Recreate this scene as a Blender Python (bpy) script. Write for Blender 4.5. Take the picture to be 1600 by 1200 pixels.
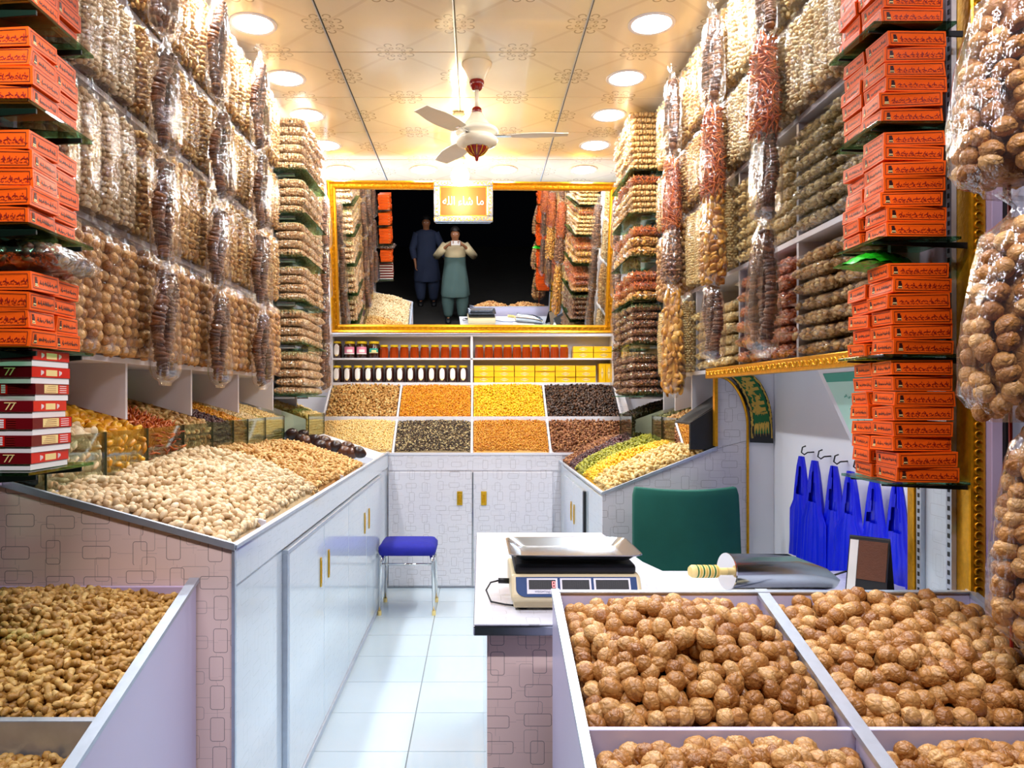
import bpy, bmesh, math, random
import numpy as np
from mathutils import Vector, Matrix, Euler
random.seed(7); rng = np.random.default_rng(11)
PI = math.pi
sc = bpy.context.scene
COL = sc.collection
for o in list(bpy.data.objects): bpy.data.objects.remove(o)

# ------------------------------------------------------------ camera, world, exposure
F = 1200.0; U0 = 745.0; V0 = 622.0; CH = 1.5     # focal px, principal point, eye height
cd = bpy.data.cameras.new('camera'); cam = bpy.data.objects.new('camera', cd); COL.objects.link(cam)
cam.location = (0, 0, CH); cam.rotation_euler = (PI/2, 0, 0)
cd.sensor_width = 36; cd.lens = 36*F/1600; cd.shift_x = (800-U0)/1600; cd.shift_y = (V0-600)/1600
cd.clip_start = 0.01; cd.clip_end = 100
sc.camera = cam
sc.view_settings.view_transform = 'Standard'; sc.view_settings.look = 'None'
sc.view_settings.gamma = 1; sc.view_settings.use_curve_mapping = False
sc.view_settings.exposure = 0.25
w = bpy.data.worlds.new('night'); sc.world = w; w.use_nodes = True
w.node_tree.nodes['Background'].inputs[0].default_value = (0.0012, 0.0013, 0.002, 1)
w.node_tree.nodes['Background'].inputs[1].default_value = 0.5
sc.cycles.transparent_max_bounces = 24
sc.cycles.max_bounces = 7; sc.cycles.diffuse_bounces = 4; sc.cycles.glossy_bounces = 4
sc.cycles.sample_clamp_indirect = 6
sc.cycles.caustics_reflective = False; sc.cycles.caustics_refractive = False
def area(name, loc, rot, sx, sy, power, col=(1,1,1), shape='RECTANGLE'):
    l = bpy.data.lights.new(name, 'AREA'); l.shape = shape; l.size = sx; l.size_y = sy; l.energy = power; l.color = col
    o = bpy.data.objects.new(name, l); COL.objects.link(o); o.location = loc; o.rotation_euler = rot
    return o
DOWN_W = 13.5      # watts of one ceiling downlight
TUBE_W = 37.0      # cool tube lamps outside above the shop front

# ------------------------------------------------------------ materials
class NT:
    def __init__(s, name):
        s.m = bpy.data.materials.new(name); s.m.use_nodes = True; s.t = s.m.node_tree
        s.b = s.t.nodes['Principled BSDF']
    def n(s, typ, ins=None, **kw):
        x = s.t.nodes.new(typ)
        for k, v in kw.items(): setattr(x, k, v)
        if ins:
            for k, v in ins.items(): s.set(x.inputs[k], v)
        return x
    def set(s, sock, v):
        if isinstance(v, bpy.types.NodeSocket): s.t.links.new(v, sock)
        elif isinstance(v, bpy.types.Node): s.t.links.new(v.outputs[0], sock)
        else:
            if isinstance(v, (tuple, list)) and len(v) == 3 and sock.type == 'RGBA': v = (*v, 1)
            sock.default_value = v
    def math(s, op, a, b=0, c=None, clamp=False):
        x = s.n('ShaderNodeMath', operation=op); x.use_clamp = clamp
        s.set(x.inputs[0], a); s.set(x.inputs[1], b)
        if c is not None: s.set(x.inputs[2], c)
        return x.outputs[0]
    def vm(s, op, a, b=(0,0,0)):
        x = s.n('ShaderNodeVectorMath', operation=op)
        s.set(x.inputs[0], a); s.set(x.inputs[1], b)
        return x.outputs['Value'] if op in ('LENGTH', 'DISTANCE', 'DOT_PRODUCT') else x.outputs[0]
    def mix(s, f, a, b):
        x = s.n('ShaderNodeMix', data_type='RGBA')
        s.set(x.inputs[0], f); s.set(x.inputs[6], a); s.set(x.inputs[7], b)
        return x.outputs[2]
    def P(s, **kw):
        names = dict(col='Base Color', rough='Roughness', metal='Metallic', coat='Coat Weight', sheen='Sheen Weight',
                     spec='Specular IOR Level', em='Emission Color', es='Emission Strength', trans='Transmission Weight', sss='Subsurface Weight')
        for k, v in kw.items(): s.set(s.b.inputs[names[k]], v)
        return s
    def bump(s, h, strength=0.3, dist=0.002):
        b = s.n('ShaderNodeBump', {'Height': h, 'Strength': strength, 'Distance': dist})
        s.set(s.b.inputs['Normal'], b.outputs[0]); return s
    def noise(s, scale, detail=2, vec=None, out=0):
        x = s.n('ShaderNodeTexNoise', {'Scale': scale, 'Detail': detail})
        if vec is not None: s.set(x.inputs['Vector'], vec)
        return x.outputs[out]
def obj_co(t): return t.n('ShaderNodeTexCoord').outputs['Object']
def pos_co(t): return t.n('ShaderNodeNewGeometry').outputs['Position']

def plain(name, col, rough=0.5, metal=0, var=0.06, scale=8, bump=0, bscale=60, coat=0):
    t = NT(name); nz = t.noise(scale, 3, obj_co(t))
    a = tuple(max(0, c*(1-var)) for c in col); b = tuple(min(1, c*(1+var)) for c in col)
    t.P(col=t.mix(nz, a, b), rough=rough, metal=metal, coat=coat)
    if bump: t.bump(t.noise(bscale, 4, obj_co(t)), bump)
    return t.m
def nutmat(name, c1, c2, c3=None, rough=0.55, bump=0.5, bscale=180, spots=None):
    """natural item-to-item colour variation plus fine relief"""
    t = NT(name); g = t.n('ShaderNodeNewGeometry'); oi = t.n('ShaderNodeObjectInfo')
    r = t.math('FRACT', t.math('ADD', g.outputs['Random Per Island'], oi.outputs['Random']))
    cr = t.n('ShaderNodeValToRGB'); t.set(cr.inputs[0], r)
    e = cr.color_ramp.elements; e[0].color = (*c1, 1); e[1].color = (*c2, 1)
    if c3: x = e.new(0.55); x.color = (*c3, 1)
    nz = t.noise(bscale*0.4, 4, obj_co(t))
    c = t.mix(t.math('MULTIPLY', nz, 0.55), cr.outputs[0], tuple(q*0.45 for q in c1))
    t.P(col=c, rough=rough); t.bump(t.noise(bscale, 3, obj_co(t)), bump, 0.002)
    return t.m
def hexc(h):
    r = [int(h[i:i+2], 16)/255 for i in (0, 2, 4)]
    return tuple(((c+0.055)/1.055)**2.4 if c > 0.04045 else c/12.92 for c in r)

def laminate(name, base, line, axes, cell=(0.115, 0.085), rough=0.22, fade=0.75):
    """printed laminate: overlapping rounded rectangle outlines on a real-space grid"""
    t = NT(name); sx = t.n('ShaderNodeSeparateXYZ', {0: pos_co(t)})
    a, b = sx.outputs[axes[0]], sx.outputs[axes[1]]
    tot = None
    for k, (mul, off, wgt) in enumerate(((1.0, 0.0, 1.0), (0.83, 3.37, 0.55))):
        p = t.n('ShaderNodeCombineXYZ')
        u = t.math('MULTIPLY_ADD', a, mul/cell[0], off + 50); v = t.math('MULTIPLY_ADD', b, mul/cell[1], off*1.7 + 50)
        fu = t.math('FLOOR', u); fv = t.math('FLOOR', v)
        idv = t.n('ShaderNodeCombineXYZ', {0: fu, 1: fv, 2: float(k)})
        wn = t.n('ShaderNodeTexWhiteNoise', {0: idv.outputs[0]}, noise_dimensions='3D')
        rs = t.n('ShaderNodeSeparateXYZ', {0: wn.outputs['Color']})
        lu = t.math('MULTIPLY', t.math('SUBTRACT', t.math('FRACT', u), 0.5), cell[0]/mul)
        lv = t.math('MULTIPLY', t.math('SUBTRACT', t.math('FRACT', v), 0.5), cell[1]/mul)
        pick = t.math('GREATER_THAN', rs.outputs[0], 0.5)
        hu = t.math('MULTIPLY_ADD', pick, 0.020, 0.020); hv = t.math('MULTIPLY_ADD', t.math('SUBTRACT', 1, pick), 0.016, 0.018)
        cu = t.math('MULTIPLY_ADD', rs.outputs[1], 0.024, -0.012)
        cv = t.math('MULTIPLY_ADD', rs.outputs[2], 0.02, -0.01)
        rad = 0.007
        qx = t.math('SUBTRACT', t.math('ABSOLUTE', t.math('SUBTRACT', lu, cu)), t.math('SUBTRACT', hu, rad))
        qy = t.math('SUBTRACT', t.math('ABSOLUTE', t.math('SUBTRACT', lv, cv)), t.math('SUBTRACT', hv, rad))
        mx = t.math('MAXIMUM', qx, 0); my = t.math('MAXIMUM', qy, 0)
        ln = t.math('SQRT', t.math('ADD', t.math('MULTIPLY', mx, mx), t.math('MULTIPLY', my, my)))
        d = t.math('SUBTRACT', t.math('ADD', ln, t.math('MINIMUM', t.math('MAXIMUM', qx, qy), 0)), rad)
        l = t.math('MULTIPLY', t.math('LESS_THAN', t.math('ABSOLUTE', d), 0.0009), wgt)
        # thin connecting runs between the outlines
        c1 = t.math('MULTIPLY', t.math('LESS_THAN', t.math('ABSOLUTE', t.math('SUBTRACT', lu, cu)), 0.0005), t.math('GREATER_THAN', qy, 0.007))
        c2 = t.math('MULTIPLY', t.math('LESS_THAN', t.math('ABSOLUTE', t.math('SUBTRACT', lv, cv)), 0.0005), t.math('GREATER_THAN', qx, 0.007))
        l = t.math('MAXIMUM', l, t.math('MULTIPLY', t.math('MAXIMUM', c1, c2), wgt*0.6))
        tot = l if tot is None else t.math('MAXIMUM', tot, l)
    t.P(col=t.mix(t.math('MULTIPLY', tot, fade), base, line), rough=rough, coat=0.25)
    return t.m

def ceiling_mat():
    t = NT('printed_pvc'); sx = t.n('ShaderNodeSeparateXYZ', {0: pos_co(t)})
    u = t.math('DIVIDE', t.math('SUBTRACT', sx.outputs[0], -0.115), 0.688); v = t.math('DIVIDE', t.math('SUBTRACT', sx.outputs[1], 4.33), 0.652)
    line = None
    for (ou, ov) in ((0.0, 0.5), (0.5, 0.0)):
        du = t.math('MULTIPLY', t.math('SUBTRACT', t.math('FRACT', t.math('ADD', u, 50.5+ou)), 0.5), 0.688)
        dv = t.math('MULTIPLY', t.math('SUBTRACT', t.math('FRACT', t.math('ADD', v, 50.5+ov)), 0.5), 0.652)
        r = t.math('SQRT', t.math('ADD', t.math('MULTIPLY', du, du), t.math('MULTIPLY', dv, dv)))
        ang = t.math('MULTIPLY', t.math('ARCTAN2', dv, du), 8/(2*PI))
        fa = t.math('MULTIPLY', t.math('SUBTRACT', t.math('FRACT', t.math('ADD', ang, 8)), 0.5), 2*PI/8)
        for (R, rr, ww) in ((0.088, 0.019, 0.0042), (0.050, 0.010, 0.0035)):
            px = t.math('SUBTRACT', t.math('MULTIPLY', r, t.math('COSINE', fa)), R); py = t.math('MULTIPLY', r, t.math('SINE', fa))
            d = t.math('SQRT', t.math('ADD', t.math('MULTIPLY', px, px), t.math('MULTIPLY', py, py)))
            ring = t.math('LESS_THAN', t.math('ABSOLUTE', t.math('SUBTRACT', d, rr)), ww)
            ring = t.math('MULTIPLY', ring, t.math('GREATER_THAN', px, -rr*0.5 if R > 0.07 else -1.0))
            line = ring if line is None else t.math('MAXIMUM', line, ring)
    nz = t.noise(3.0, 4, pos_co(t))
    base = t.mix(nz, hexc('e6d9b8'), hexc('f8f0d8'))
    # faint silky diagonals of the print
    du = t.math('ABSOLUTE', t.math('SUBTRACT', t.math('FRACT', t.math('ADD', u, 50)), 0.5)); dv = t.math('ABSOLUTE', t.math('SUBTRACT', t.math('FRACT', t.math('ADD', v, 50)), 0.5))
    dg = t.math('LESS_THAN', t.math('ABSOLUTE', t.math('SUBTRACT', t.math('ADD', du, dv), 0.5)), 0.022)
    base = t.mix(t.math('MULTIPLY', dg, 0.25), base, hexc('c4ae86'))
    t.P(col=t.mix(t.math('MULTIPLY', line, 0.6), base, hexc('8a7440')), rough=0.16, coat=0.3)
    t.bump(t.noise(5.0, 2, pos_co(t)), 0.12, 0.01)
    return t.m

def film_mat(name, tint=(1, 1, 1), haze=0.035, base=0.06):
    t = NT(name); t.t.nodes.remove(t.b)
    out = [n for n in t.t.nodes if n.type == 'OUTPUT_MATERIAL'][0]
    co = obj_co(t)
    mp = t.n('ShaderNodeMapping', {'Vector': co, 'Scale': (55, 55, 9)})
    h = t.math('ADD', t.noise(1.0, 3, mp.outputs[0]), t.math('MULTIPLY', t.noise(38, 2, co), 0.4))
    b = t.n('ShaderNodeBump', {'Height': h, 'Strength': 0.85, 'Distance': 0.012})
    tr = t.n('ShaderNodeBsdfTransparent', {0: tint}); gl = t.n('ShaderNodeBsdfGlossy', {'Color': (1, 1, 1), 'Roughness': 0.09, 'Normal': b.outputs[0]})
    df = t.n('ShaderNodeBsdfDiffuse', {0: (0.95, 0.95, 0.97)})
    lw = t.n('ShaderNodeLayerWeight', {'Blend': 0.35, 'Normal': b.outputs[0]})
    f = t.math('MULTIPLY_ADD', lw.outputs['Facing'], 0.42, base, clamp=True)
    m1 = t.n('ShaderNodeMixShader', {0: f, 1: tr.outputs[0], 2: gl.outputs[0]})
    m2 = t.n('ShaderNodeMixShader', {0: haze, 1: m1.outputs[0], 2: df.outputs[0]})
    t.set(out.inputs[0], m2.outputs[0])
    return t.m
def glass_mat(name, tint=(0.9, 0.97, 0.9), f0=0.05):
    t = NT(name); t.t.nodes.remove(t.b); out = [n for n in t.t.nodes if n.type == 'OUTPUT_MATERIAL'][0]
    tr = t.n('ShaderNodeBsdfTransparent', {0: tint}); gl = t.n('ShaderNodeBsdfGlossy', {'Roughness': 0.02})
    lw = t.n('ShaderNodeLayerWeight', {'Blend': 0.2})
    f = t.math('MULTIPLY_ADD', lw.outputs['Fresnel'], 0.6, f0, clamp=True)
    t.set(out.inputs[0], t.n('ShaderNodeMixShader', {0: f, 1: tr.outputs[0], 2: gl.outputs[0]}).outputs[0]); return t.m
def emit(name, col, s):
    t = NT(name); t.P(col=(0.8, 0.8, 0.8), em=col, es=s); return t.m

M = {}
M['white'] = plain('white_board', hexc('dddbe2'), 0.35, var=0.03)
M['wallwhite'] = plain('white_painted_wall', hexc('f3f3fa'), 0.6, var=0.04, scale=3, bump=0.05)
M['lav'] = plain('lavender_white_board', hexc('cfcbe8'), 0.35, var=0.05, scale=3)
M['alu'] = plain('brushed_aluminium', hexc('c3ccd8'), 0.42, 0.75, var=0.15, scale=30, bump=0.1)
M['chrome'] = plain('chrome', hexc('dcdcdc'), 0.1, 1.0, var=0.03)
M['gold'] = plain('gold_leaf', hexc('e2a21c'), 0.28, 0.75, var=0.3, scale=60, bump=0.6, bscale=90)
M['brass'] = plain('brass', hexc('f0bd33'), 0.22, 0.8, var=0.1)
M['dark'] = plain('dark_board', hexc('17191b'), 0.5)
M['black'] = plain('black_plastic', hexc('0d0d10'), 0.55)
M['lam_x'] = laminate('laminate_front', hexc('d9d6db'), hexc('7d7474'), (0, 2), rough=0.3)
M['lam_xl'] = laminate('laminate_large', hexc('f4d8cc'), hexc('5e5152'), (0, 2), rough=0.3)
M['lam_y'] = laminate('laminate_side', hexc('cfdae3'), hexc('8f9aa2'), (1, 2), rough=0.12, fade=0.35)
M['lam_z'] = laminate('laminate_top', hexc('d6d8e2'), hexc('9a9a9c'), (0, 1), rough=0.25, fade=0.5)
M['tile'] = plain('glazed_white_tile', hexc('c0cfd8'), 0.14, var=0.05, scale=2.5, coat=0.3)
M['grout'] = plain('grey_grout', hexc('8f9698'), 0.8)
M['asphalt'] = plain('dark_street', hexc('2b2926'), 0.9, var=0.3, scale=6, bump=0.4)
M['pvc'] = ceiling_mat()
M['film'] = film_mat('clear_film', haze=0.012, base=0.045); M['filmw'] = film_mat('glossy_film', haze=0.012, base=0.055)
M['glass'] = glass_mat('clear_glass'); M['greenglass'] = glass_mat('green_edge_glass', (0.45, 0.72, 0.55), 0.08)
M['binglass'] = glass_mat('bin_glass', (0.93, 0.96, 0.86), 0.05)
M['greenback'] = plain('green_back_panel', hexc('86c94a'), 0.3)
M['mirror'] = plain('mirror_silver', (0.93, 0.95, 0.93), 0.0, 1.0, var=0)
M['orange'] = plain('orange_card', hexc('f55d10'), 0.42, var=0.12, scale=15)
M['orange'].node_tree.nodes['Principled BSDF'].inputs['Specular IOR Level'].default_value = 0.22
M['paneedge'] = plain('glass_edge_green', hexc('2c3a26'), 0.2)
M['ink'] = plain('black_ink', hexc('2c0d0a'), 0.5); M['redink'] = plain('dark_red_ink', hexc('8c1404'), 0.5)
M['maroon'] = plain('maroon_card', hexc('6d0a12'), 0.3); M['red'] = plain('bright_red_card', hexc('d8180c'), 0.3)
M['cream'] = plain('cream_paper', hexc('f4d78c'), 0.5); M['card'] = plain('white_card', hexc('f1ece6'), 0.5)
M['yellow'] = plain('yellow_card', hexc('f9c20c'), 0.35)
M['pistachio'] = nutmat('pistachio_shell', hexc('c89a5c'), hexc('f2d49a'), hexc('e0b878'))
M['paleshell'] = nutmat('pale_pistachio_shell', hexc('cba677'), hexc('fbe6be'), hexc('ecce9c'))
M['almond'] = nutmat('almond_shell', hexc('c08438'), hexc('f6d28a'), hexc('e4b064'))
M['walnut'] = nutmat('walnut_shell', hexc('7d4e26'), hexc('cf9c60'), hexc('ab7640'), rough=0.42, bump=1.0, bscale=95)
def walnut_mat():
    t = NT('walnut_shell'); g = t.n('ShaderNodeNewGeometry'); oi = t.n('ShaderNodeObjectInfo'); co = obj_co(t)
    r = t.math('FRACT', t.math('ADD', g.outputs['Random Per Island'], oi.outputs['Random']))
    cr = t.n('ShaderNodeValToRGB'); t.set(cr.inputs[0], r); e = cr.color_ramp.elements
    e[0].color = (*hexc('9c6228'), 1); e[1].color = (*hexc('e6b470'), 1); x = e.new(.5); x.color = (*hexc('c88e4a'), 1)
    ns = t.n('ShaderNodeTexNoise', {'Vector': co, 'Scale': 55.0, 'Detail': 2})
    sc2 = t.n('ShaderNodeVectorMath', operation='SCALE'); t.set(sc2.inputs[0], ns.outputs[1]); sc2.inputs[3].default_value = 0.012
    wv = t.vm('ADD', co, sc2.outputs[0])
    vo = t.n('ShaderNodeTexVoronoi', {'Vector': wv, 'Scale': 75.0}, feature='DISTANCE_TO_EDGE')
    crease = t.math('SUBTRACT', 1, t.math('MULTIPLY', vo.outputs[0], 4.5, clamp=True))
    nz = t.noise(45, 4, co)
    f = t.math('ADD', t.math('MULTIPLY', crease, 0.20), t.math('MULTIPLY', nz, 0.30), clamp=True)
    t.P(col=t.mix(f, cr.outputs[0], hexc('4e2a12')), rough=0.42)
    t.bump(t.math('SUBTRACT', t.math('MULTIPLY', nz, .8), t.math('MULTIPLY', crease, .5)), .75, 0.0022); return t.m
M['walnut'] = walnut_mat()
M['peanut'] = nutmat('peanut_shell', hexc('94651f'), hexc('e6bd70'), hexc('bf8c3c'), bump=0.9, bscale=150)
M['cashew'] = nutmat('cashew_nut', hexc('d8ae6c'), hexc('fdebc0'), hexc('eed29a'))
M['seed'] = nutmat('pale_seeds', hexc('e2b56a'), hexc('fae3a4'), hexc('f2cf86'))
M['peach'] = nutmat('peach_seeds', hexc('e8b864'), hexc('fce2a4'))
M['raisin_g'] = nutmat('golden_raisin', hexc('d07c06'), hexc('fbb924'), hexc('e8980c'), rough=0.4)
M['raisin_y'] = nutmat('yellow_raisin', hexc('eaa604'), hexc('ffe02e'), hexc('fcc70a'), rough=0.4)
M['raisin_o'] = nutmat('amber_raisin', hexc('bc6e10'), hexc('f2b444'), hexc('da921e'), rough=0.4)
M['raisin_d'] = nutmat('dark_raisin', hexc('241208'), hexc('6b442c'), hexc('3f2618'), rough=0.4)
M['purple'] = nutmat('purple_raisin', hexc('33151c'), hexc('6d3a3a'), rough=0.4)
M['mix'] = nutmat('sunflower_seed_mix', hexc('1c1414'), hexc('f0d69a'), hexc('5e442c'))
M['green'] = nutmat('green_raisin', hexc('7c7a10'), hexc('c8c43c'), hexc('a49e22'), rough=0.4)
M['darkgreen'] = nutmat('pumpkin_seed', hexc('3c431a'), hexc('8a8444'))
M['orange_strip'] = nutmat('dried_orange_fruit', hexc('b04410'), hexc('ee8a2e'), hexc('d8661a'), rough=0.35)
M['apricot'] = nutmat('dried_apricot', hexc('d88a08'), hexc('fcc438'), hexc('eda616'), rough=0.35, bscale=60)
M['amber'] = nutmat('amber_fruit', hexc('b8741c'), hexc('f0b858'), hexc('dd9a3a'), rough=0.35, bscale=60)
M['kernel'] = nutmat('walnut_kernel', hexc('a97232'), hexc('eccb86'), hexc('cf9c50'))
M['kernel_d'] = nutmat('brown_kernel', hexc('6e3a1a'), hexc('c08a56'), hexc('94582e'))
M['fig'] = nutmat('dried_fig', hexc('45220e'), hexc('9c6236'), hexc('6c4022'), rough=0.5, bscale=90)
M['olive_nut'] = nutmat('olive_tan_nut', hexc('8a6c34'), hexc('dcc48a'), hexc('b39a58'))
M['tan_peanut'] = nutmat('shelled_tan_nut', hexc('d09658'), hexc('fbe3ba'), hexc('ecc08a'))
M['coconut'] = nutmat('dried_coconut', hexc('2a1410'), hexc('6b3d24'), hexc('3d1e16'), rough=0.3, bscale=40)
M['honey'] = plain('dark_honey', hexc('31100a'), 0.1, coat=0.8); M['amberjar'] = plain('amber_honey', hexc('94350c'), 0.1, var=0.15, coat=0.8)
M['ylid'] = plain('yellow_lid', hexc('e8c51c'), 0.3); M['pinklabel'] = plain('pink_label', hexc('e88aa2'), 0.4)
M['paper'] = plain('white_paper', hexc('f4f2ee'), 0.6, var=0.02)
M['steel'] = plain('stainless_steel', hexc('b4bcc6'), 0.2, 1.0, var=0.15, scale=5)
M['beige'] = plain('beige_plastic', hexc('d9c9a0'), 0.4); M['bluep'] = plain('blue_panel', hexc('0c3a70'), 0.6)
M['velvet'] = plain('blue_velvet', hexc('15188e'), 0.85, var=0.2, scale=30, bump=0.2, bscale=200)
M['bluefilm'] = plain('blue_plastic', hexc('0a1ee6'), 0.28, var=0.12, scale=12, bump=0.35, bscale=18)
M['greencloth'] = plain('dark_green_cloth', hexc('0e5a4c'), 0.85, var=0.12, scale=12, bump=0.15, bscale=300)
M['bannergreen'] = plain('banner_green', hexc('0c6a34'), 0.5); M['goldink'] = plain('gold_ink', hexc('d8b24a'), 0.6, 0.0)
M['mint'] = plain('mint_paper', hexc('b7e2d2'), 0.5); M['teal'] = plain('teal_print', hexc('2e9c86'), 0.5)
M['fancream'] = plain('cream_enamel', hexc('efe5cc'), 0.25); M['fanred'] = plain('dark_red_enamel', hexc('7c1412'), 0.2)
M['skin'] = plain('skin', hexc('a06a48'), 0.5, var=0.06); M['hair'] = plain('black_hair', hexc('120c0a'), 0.6)
M['kurta'] = plain('cotton_lit_beige', hexc('c9b890'), 0.85, bump=0.2, bscale=15); M['kurta2'] = plain('cotton_lit_teal', hexc('59736f'), 0.85, bump=0.2, bscale=15)  # one cloth: light painted as colour, beige above and teal below
M['bluecloth'] = plain('grey_blue_cotton', hexc('2c3650'), 0.85, bump=0.2, bscale=15)
M['greenwrap'] = plain('green_plastic_wrapper', hexc('27b01e'), 0.2, var=0.35, scale=35)
M['lampface'] = emit('lamp_diffuser', (0.85, 0.94, 1.0), 22); M['bulb'] = emit('warm_bulb_glass', (1.0, 0.70, 0.30), 30)
M['led'] = emit('red_led', (1, 0.03, 0.02), 6); M['tubeface'] = emit('tube_lamp', (0.8, 0.8, 1.0), 4)
M['concrete'] = plain('street_wall', hexc('d8dcf0'), 0.7, var=0.05)
M['lilac'] = plain('lilac_painted_board', hexc('cdb9d6'), 0.5)
M['plaque_orange'] = plain('orange_plaque', hexc('b8440c'), 0.5, 0.0)  # plain orange board, no emission

# ------------------------------------------------------------ mesh helpers
def mesh_np(name, V, faces, mats, smooth=False, mi=None):
    me = bpy.data.meshes.new(name)
    V = np.asarray(V, dtype=np.float32)
    if isinstance(faces, np.ndarray):
        k = faces.shape[1]; nf = len(faces)
        me.vertices.add(len(V)); me.vertices.foreach_set('co', V.ravel())
        me.loops.add(nf*k); me.loops.foreach_set('vertex_index', faces.astype(np.int32).ravel())
        me.polygons.add(nf); me.polygons.foreach_set('loop_start', np.arange(0, nf*k, k, dtype=np.int32))
        me.update(calc_edges=True)
    else:
        me.from_pydata([tuple(map(float, v)) for v in V], [], [tuple(int(i) for i in f) for f in faces]); me.update()
    for m in (mats if isinstance(mats, (list, tuple)) else [mats]): me.materials.append(m)
    if mi is not None: me.polygons.foreach_set('material_index', np.asarray(mi, dtype=np.int32))
    if smooth: me.polygons.foreach_set('use_smooth', np.ones(len(me.polygons), dtype=bool))
    return me
def link(name, me, parent=None, loc=None, rot=None, bevel=0):
    o = bpy.data.objects.new(name, me); COL.objects.link(o)
    if parent is not None: o.parent = parent
    if loc is not None: o.location = loc
    if rot is not None: o.rotation_euler = rot
    if bevel:
        b = o.modifiers.new('edge', 'BEVEL'); b.width = bevel; b.segments = 2; b.limit_method = 'ANGLE'; b.angle_limit = 0.6
    return o
def tag(o, label=None, cat=None, group=None, kind=None):
    if label: o['label'] = label
    if cat: o['category'] = cat
    if group: o['group'] = group
    if kind: o['kind'] = kind
    return o
def empty(name, loc, label, cat, group=None, rz=0):
    o = bpy.data.objects.new(name, None); COL.objects.link(o); o.location = loc; o.rotation_euler = (0, 0, rz); o.empty_display_size = .05
    return tag(o, label, cat, group)
def copy_tree(o, parent=None):
    c = o.copy(); COL.objects.link(c)
    if parent is not None: c.parent = parent
    for ch in [x for x in KIDS.get(o.name, [])]: 
        d = ch.copy(); COL.objects.link(d); d.parent = c
    return c
KIDS = {}
def kids(o, *ch):
    KIDS[o.name] = list(ch); return o
class MB:
    def __init__(s): s.v = []; s.f = []; s.mi = []
    def add(s, V, Fc, mi=0, M_=None):
        n = len(s.v)
        for p in V:
            p = Vector(p)
            s.v.append(tuple(M_ @ p if M_ is not None else p))
        for f in Fc: s.f.append(tuple(i+n for i in f)); s.mi.append(mi)
        return s
    def box(s, x0, x1, y0, y1, z0, z1, mi=0, M_=None):
        V = [(x, y, z) for x in (x0, x1) for y in (y0, y1) for z in (z0, z1)]
        return s.add(V, [(0,1,3,2),(4,6,7,5),(0,4,5,1),(2,3,7,6),(0,2,6,4),(1,5,7,3)], mi, M_)
    def prism(s, poly, a0, a1, axis, mi=0):
        """poly in the two other axes (order x,y,z without axis) extruded along axis"""
        n = len(poly); V = []
        for a in (a0, a1):
            for p in poly:
                q = list(p); q.insert(axis, a); V.append(q)
        Fc = [tuple(range(n)), tuple(range(2*n-1, n-1, -1))] + [(i, (i+1) % n+n, (i+1) % n)[:0] or (i, i+n, (i+1) % n+n, (i+1) % n) for i in range(n)]
        return s.add(V, Fc, mi)
    def lathe(s, prof, seg=24, mi=0, M_=None, cap=True):
        V = []; Fc = []; n = len(prof)
        for r, z in prof:
            for k in range(seg): a = 2*PI*k/seg; V.append((r*math.cos(a), r*math.sin(a), z))
        for i in range(n-1):
            for k in range(seg): Fc.append((i*seg+k, i*seg+(k+1) % seg, (i+1)*seg+(k+1) % seg, (i+1)*seg+k))
        if cap: Fc.append(tuple(range(seg-1, -1, -1))); Fc.append(tuple((n-1)*seg+k for k in range(seg)))
        return s.add(V, Fc, mi, M_)
    def tube(s, pts, r, seg=8, mi=0, M_=None):
        pts = [Vector(p) for p in pts]; n = len(pts); V = []; Fc = []
        up = None
        for i, p in enumerate(pts):
            d = (pts[min(i+1, n-1)]-pts[max(i-1, 0)]).normalized()
            if up is None: up = Vector((0, 0, 1)) if abs(d.z) < 0.9 else Vector((1, 0, 0))
            a = d.cross(up).normalized(); b = a.cross(d).normalized(); up = b
            rr = r[i] if isinstance(r, (list, tuple)) else r
            for k in range(seg): t = 2*PI*k/seg; V.append(p+a*math.cos(t)*rr+b*math.sin(t)*rr)
        for i in range(n-1):
            for k in range(seg): Fc.append((i*seg+k, i*seg+(k+1) % seg, (i+1)*seg+(k+1) % seg, (i+1)*seg+k))
        Fc.append(tuple(range(seg-1, -1, -1))); Fc.append(tuple((n-1)*seg+k for k in range(seg)))
        return s.add(V, Fc, mi, M_)
    def mesh(s, name, mats, smooth=False):
        me = mesh_np(name, s.v, s.f, mats, smooth, s.mi)
        bm = bmesh.new(); bm.from_mesh(me); bmesh.ops.recalc_face_normals(bm, faces=bm.faces); bm.to_mesh(me); bm.free()
        return me
    def build(s, name, mats, parent=None, smooth=False, bevel=0, loc=None, rot=None):
        o = link(name, s.mesh(name, mats, smooth), parent, loc, rot, bevel)
        return o
def bx(name, mat, x0, x1, y0, y1, z0, z1, parent=None, bevel=0.002, kind=None):
    o = MB().box(x0, x1, y0, y1, z0, z1).build(name, mat, parent, bevel=bevel)
    if kind: o['kind'] = kind
    return o
def text_mesh(txt, size, extrude=0.0):
    c = bpy.data.curves.new('lettering', 'FONT'); c.body = txt; c.size = size; c.extrude = extrude; c.align_x = 'CENTER'; c.align_y = 'CENTER'
    c.resolution_u = 3
    o = bpy.data.objects.new('lettering', c); COL.objects.link(o)
    dg = bpy.context.evaluated_depsgraph_get(); me = bpy.data.meshes.new_from_object(o.evaluated_get(dg))
    V = [tuple(v.co) for v in me.vertices]; Fc = [tuple(p.vertices) for p in me.polygons]
    bpy.data.objects.remove(o); bpy.data.meshes.remove(me)
    return V, Fc
def ico(sub):
    bm = bmesh.new(); bmesh.ops.create_icosphere(bm, subdivisions=sub, radius=1)
    V = np.array([v.co[:] for v in bm.verts]); Fc = np.array([[v.index for v in f.verts] for f in bm.faces]); bm.free(); return V, Fc
ICO = {k: ico(k) for k in (1, 2, 3, 4)}
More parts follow.
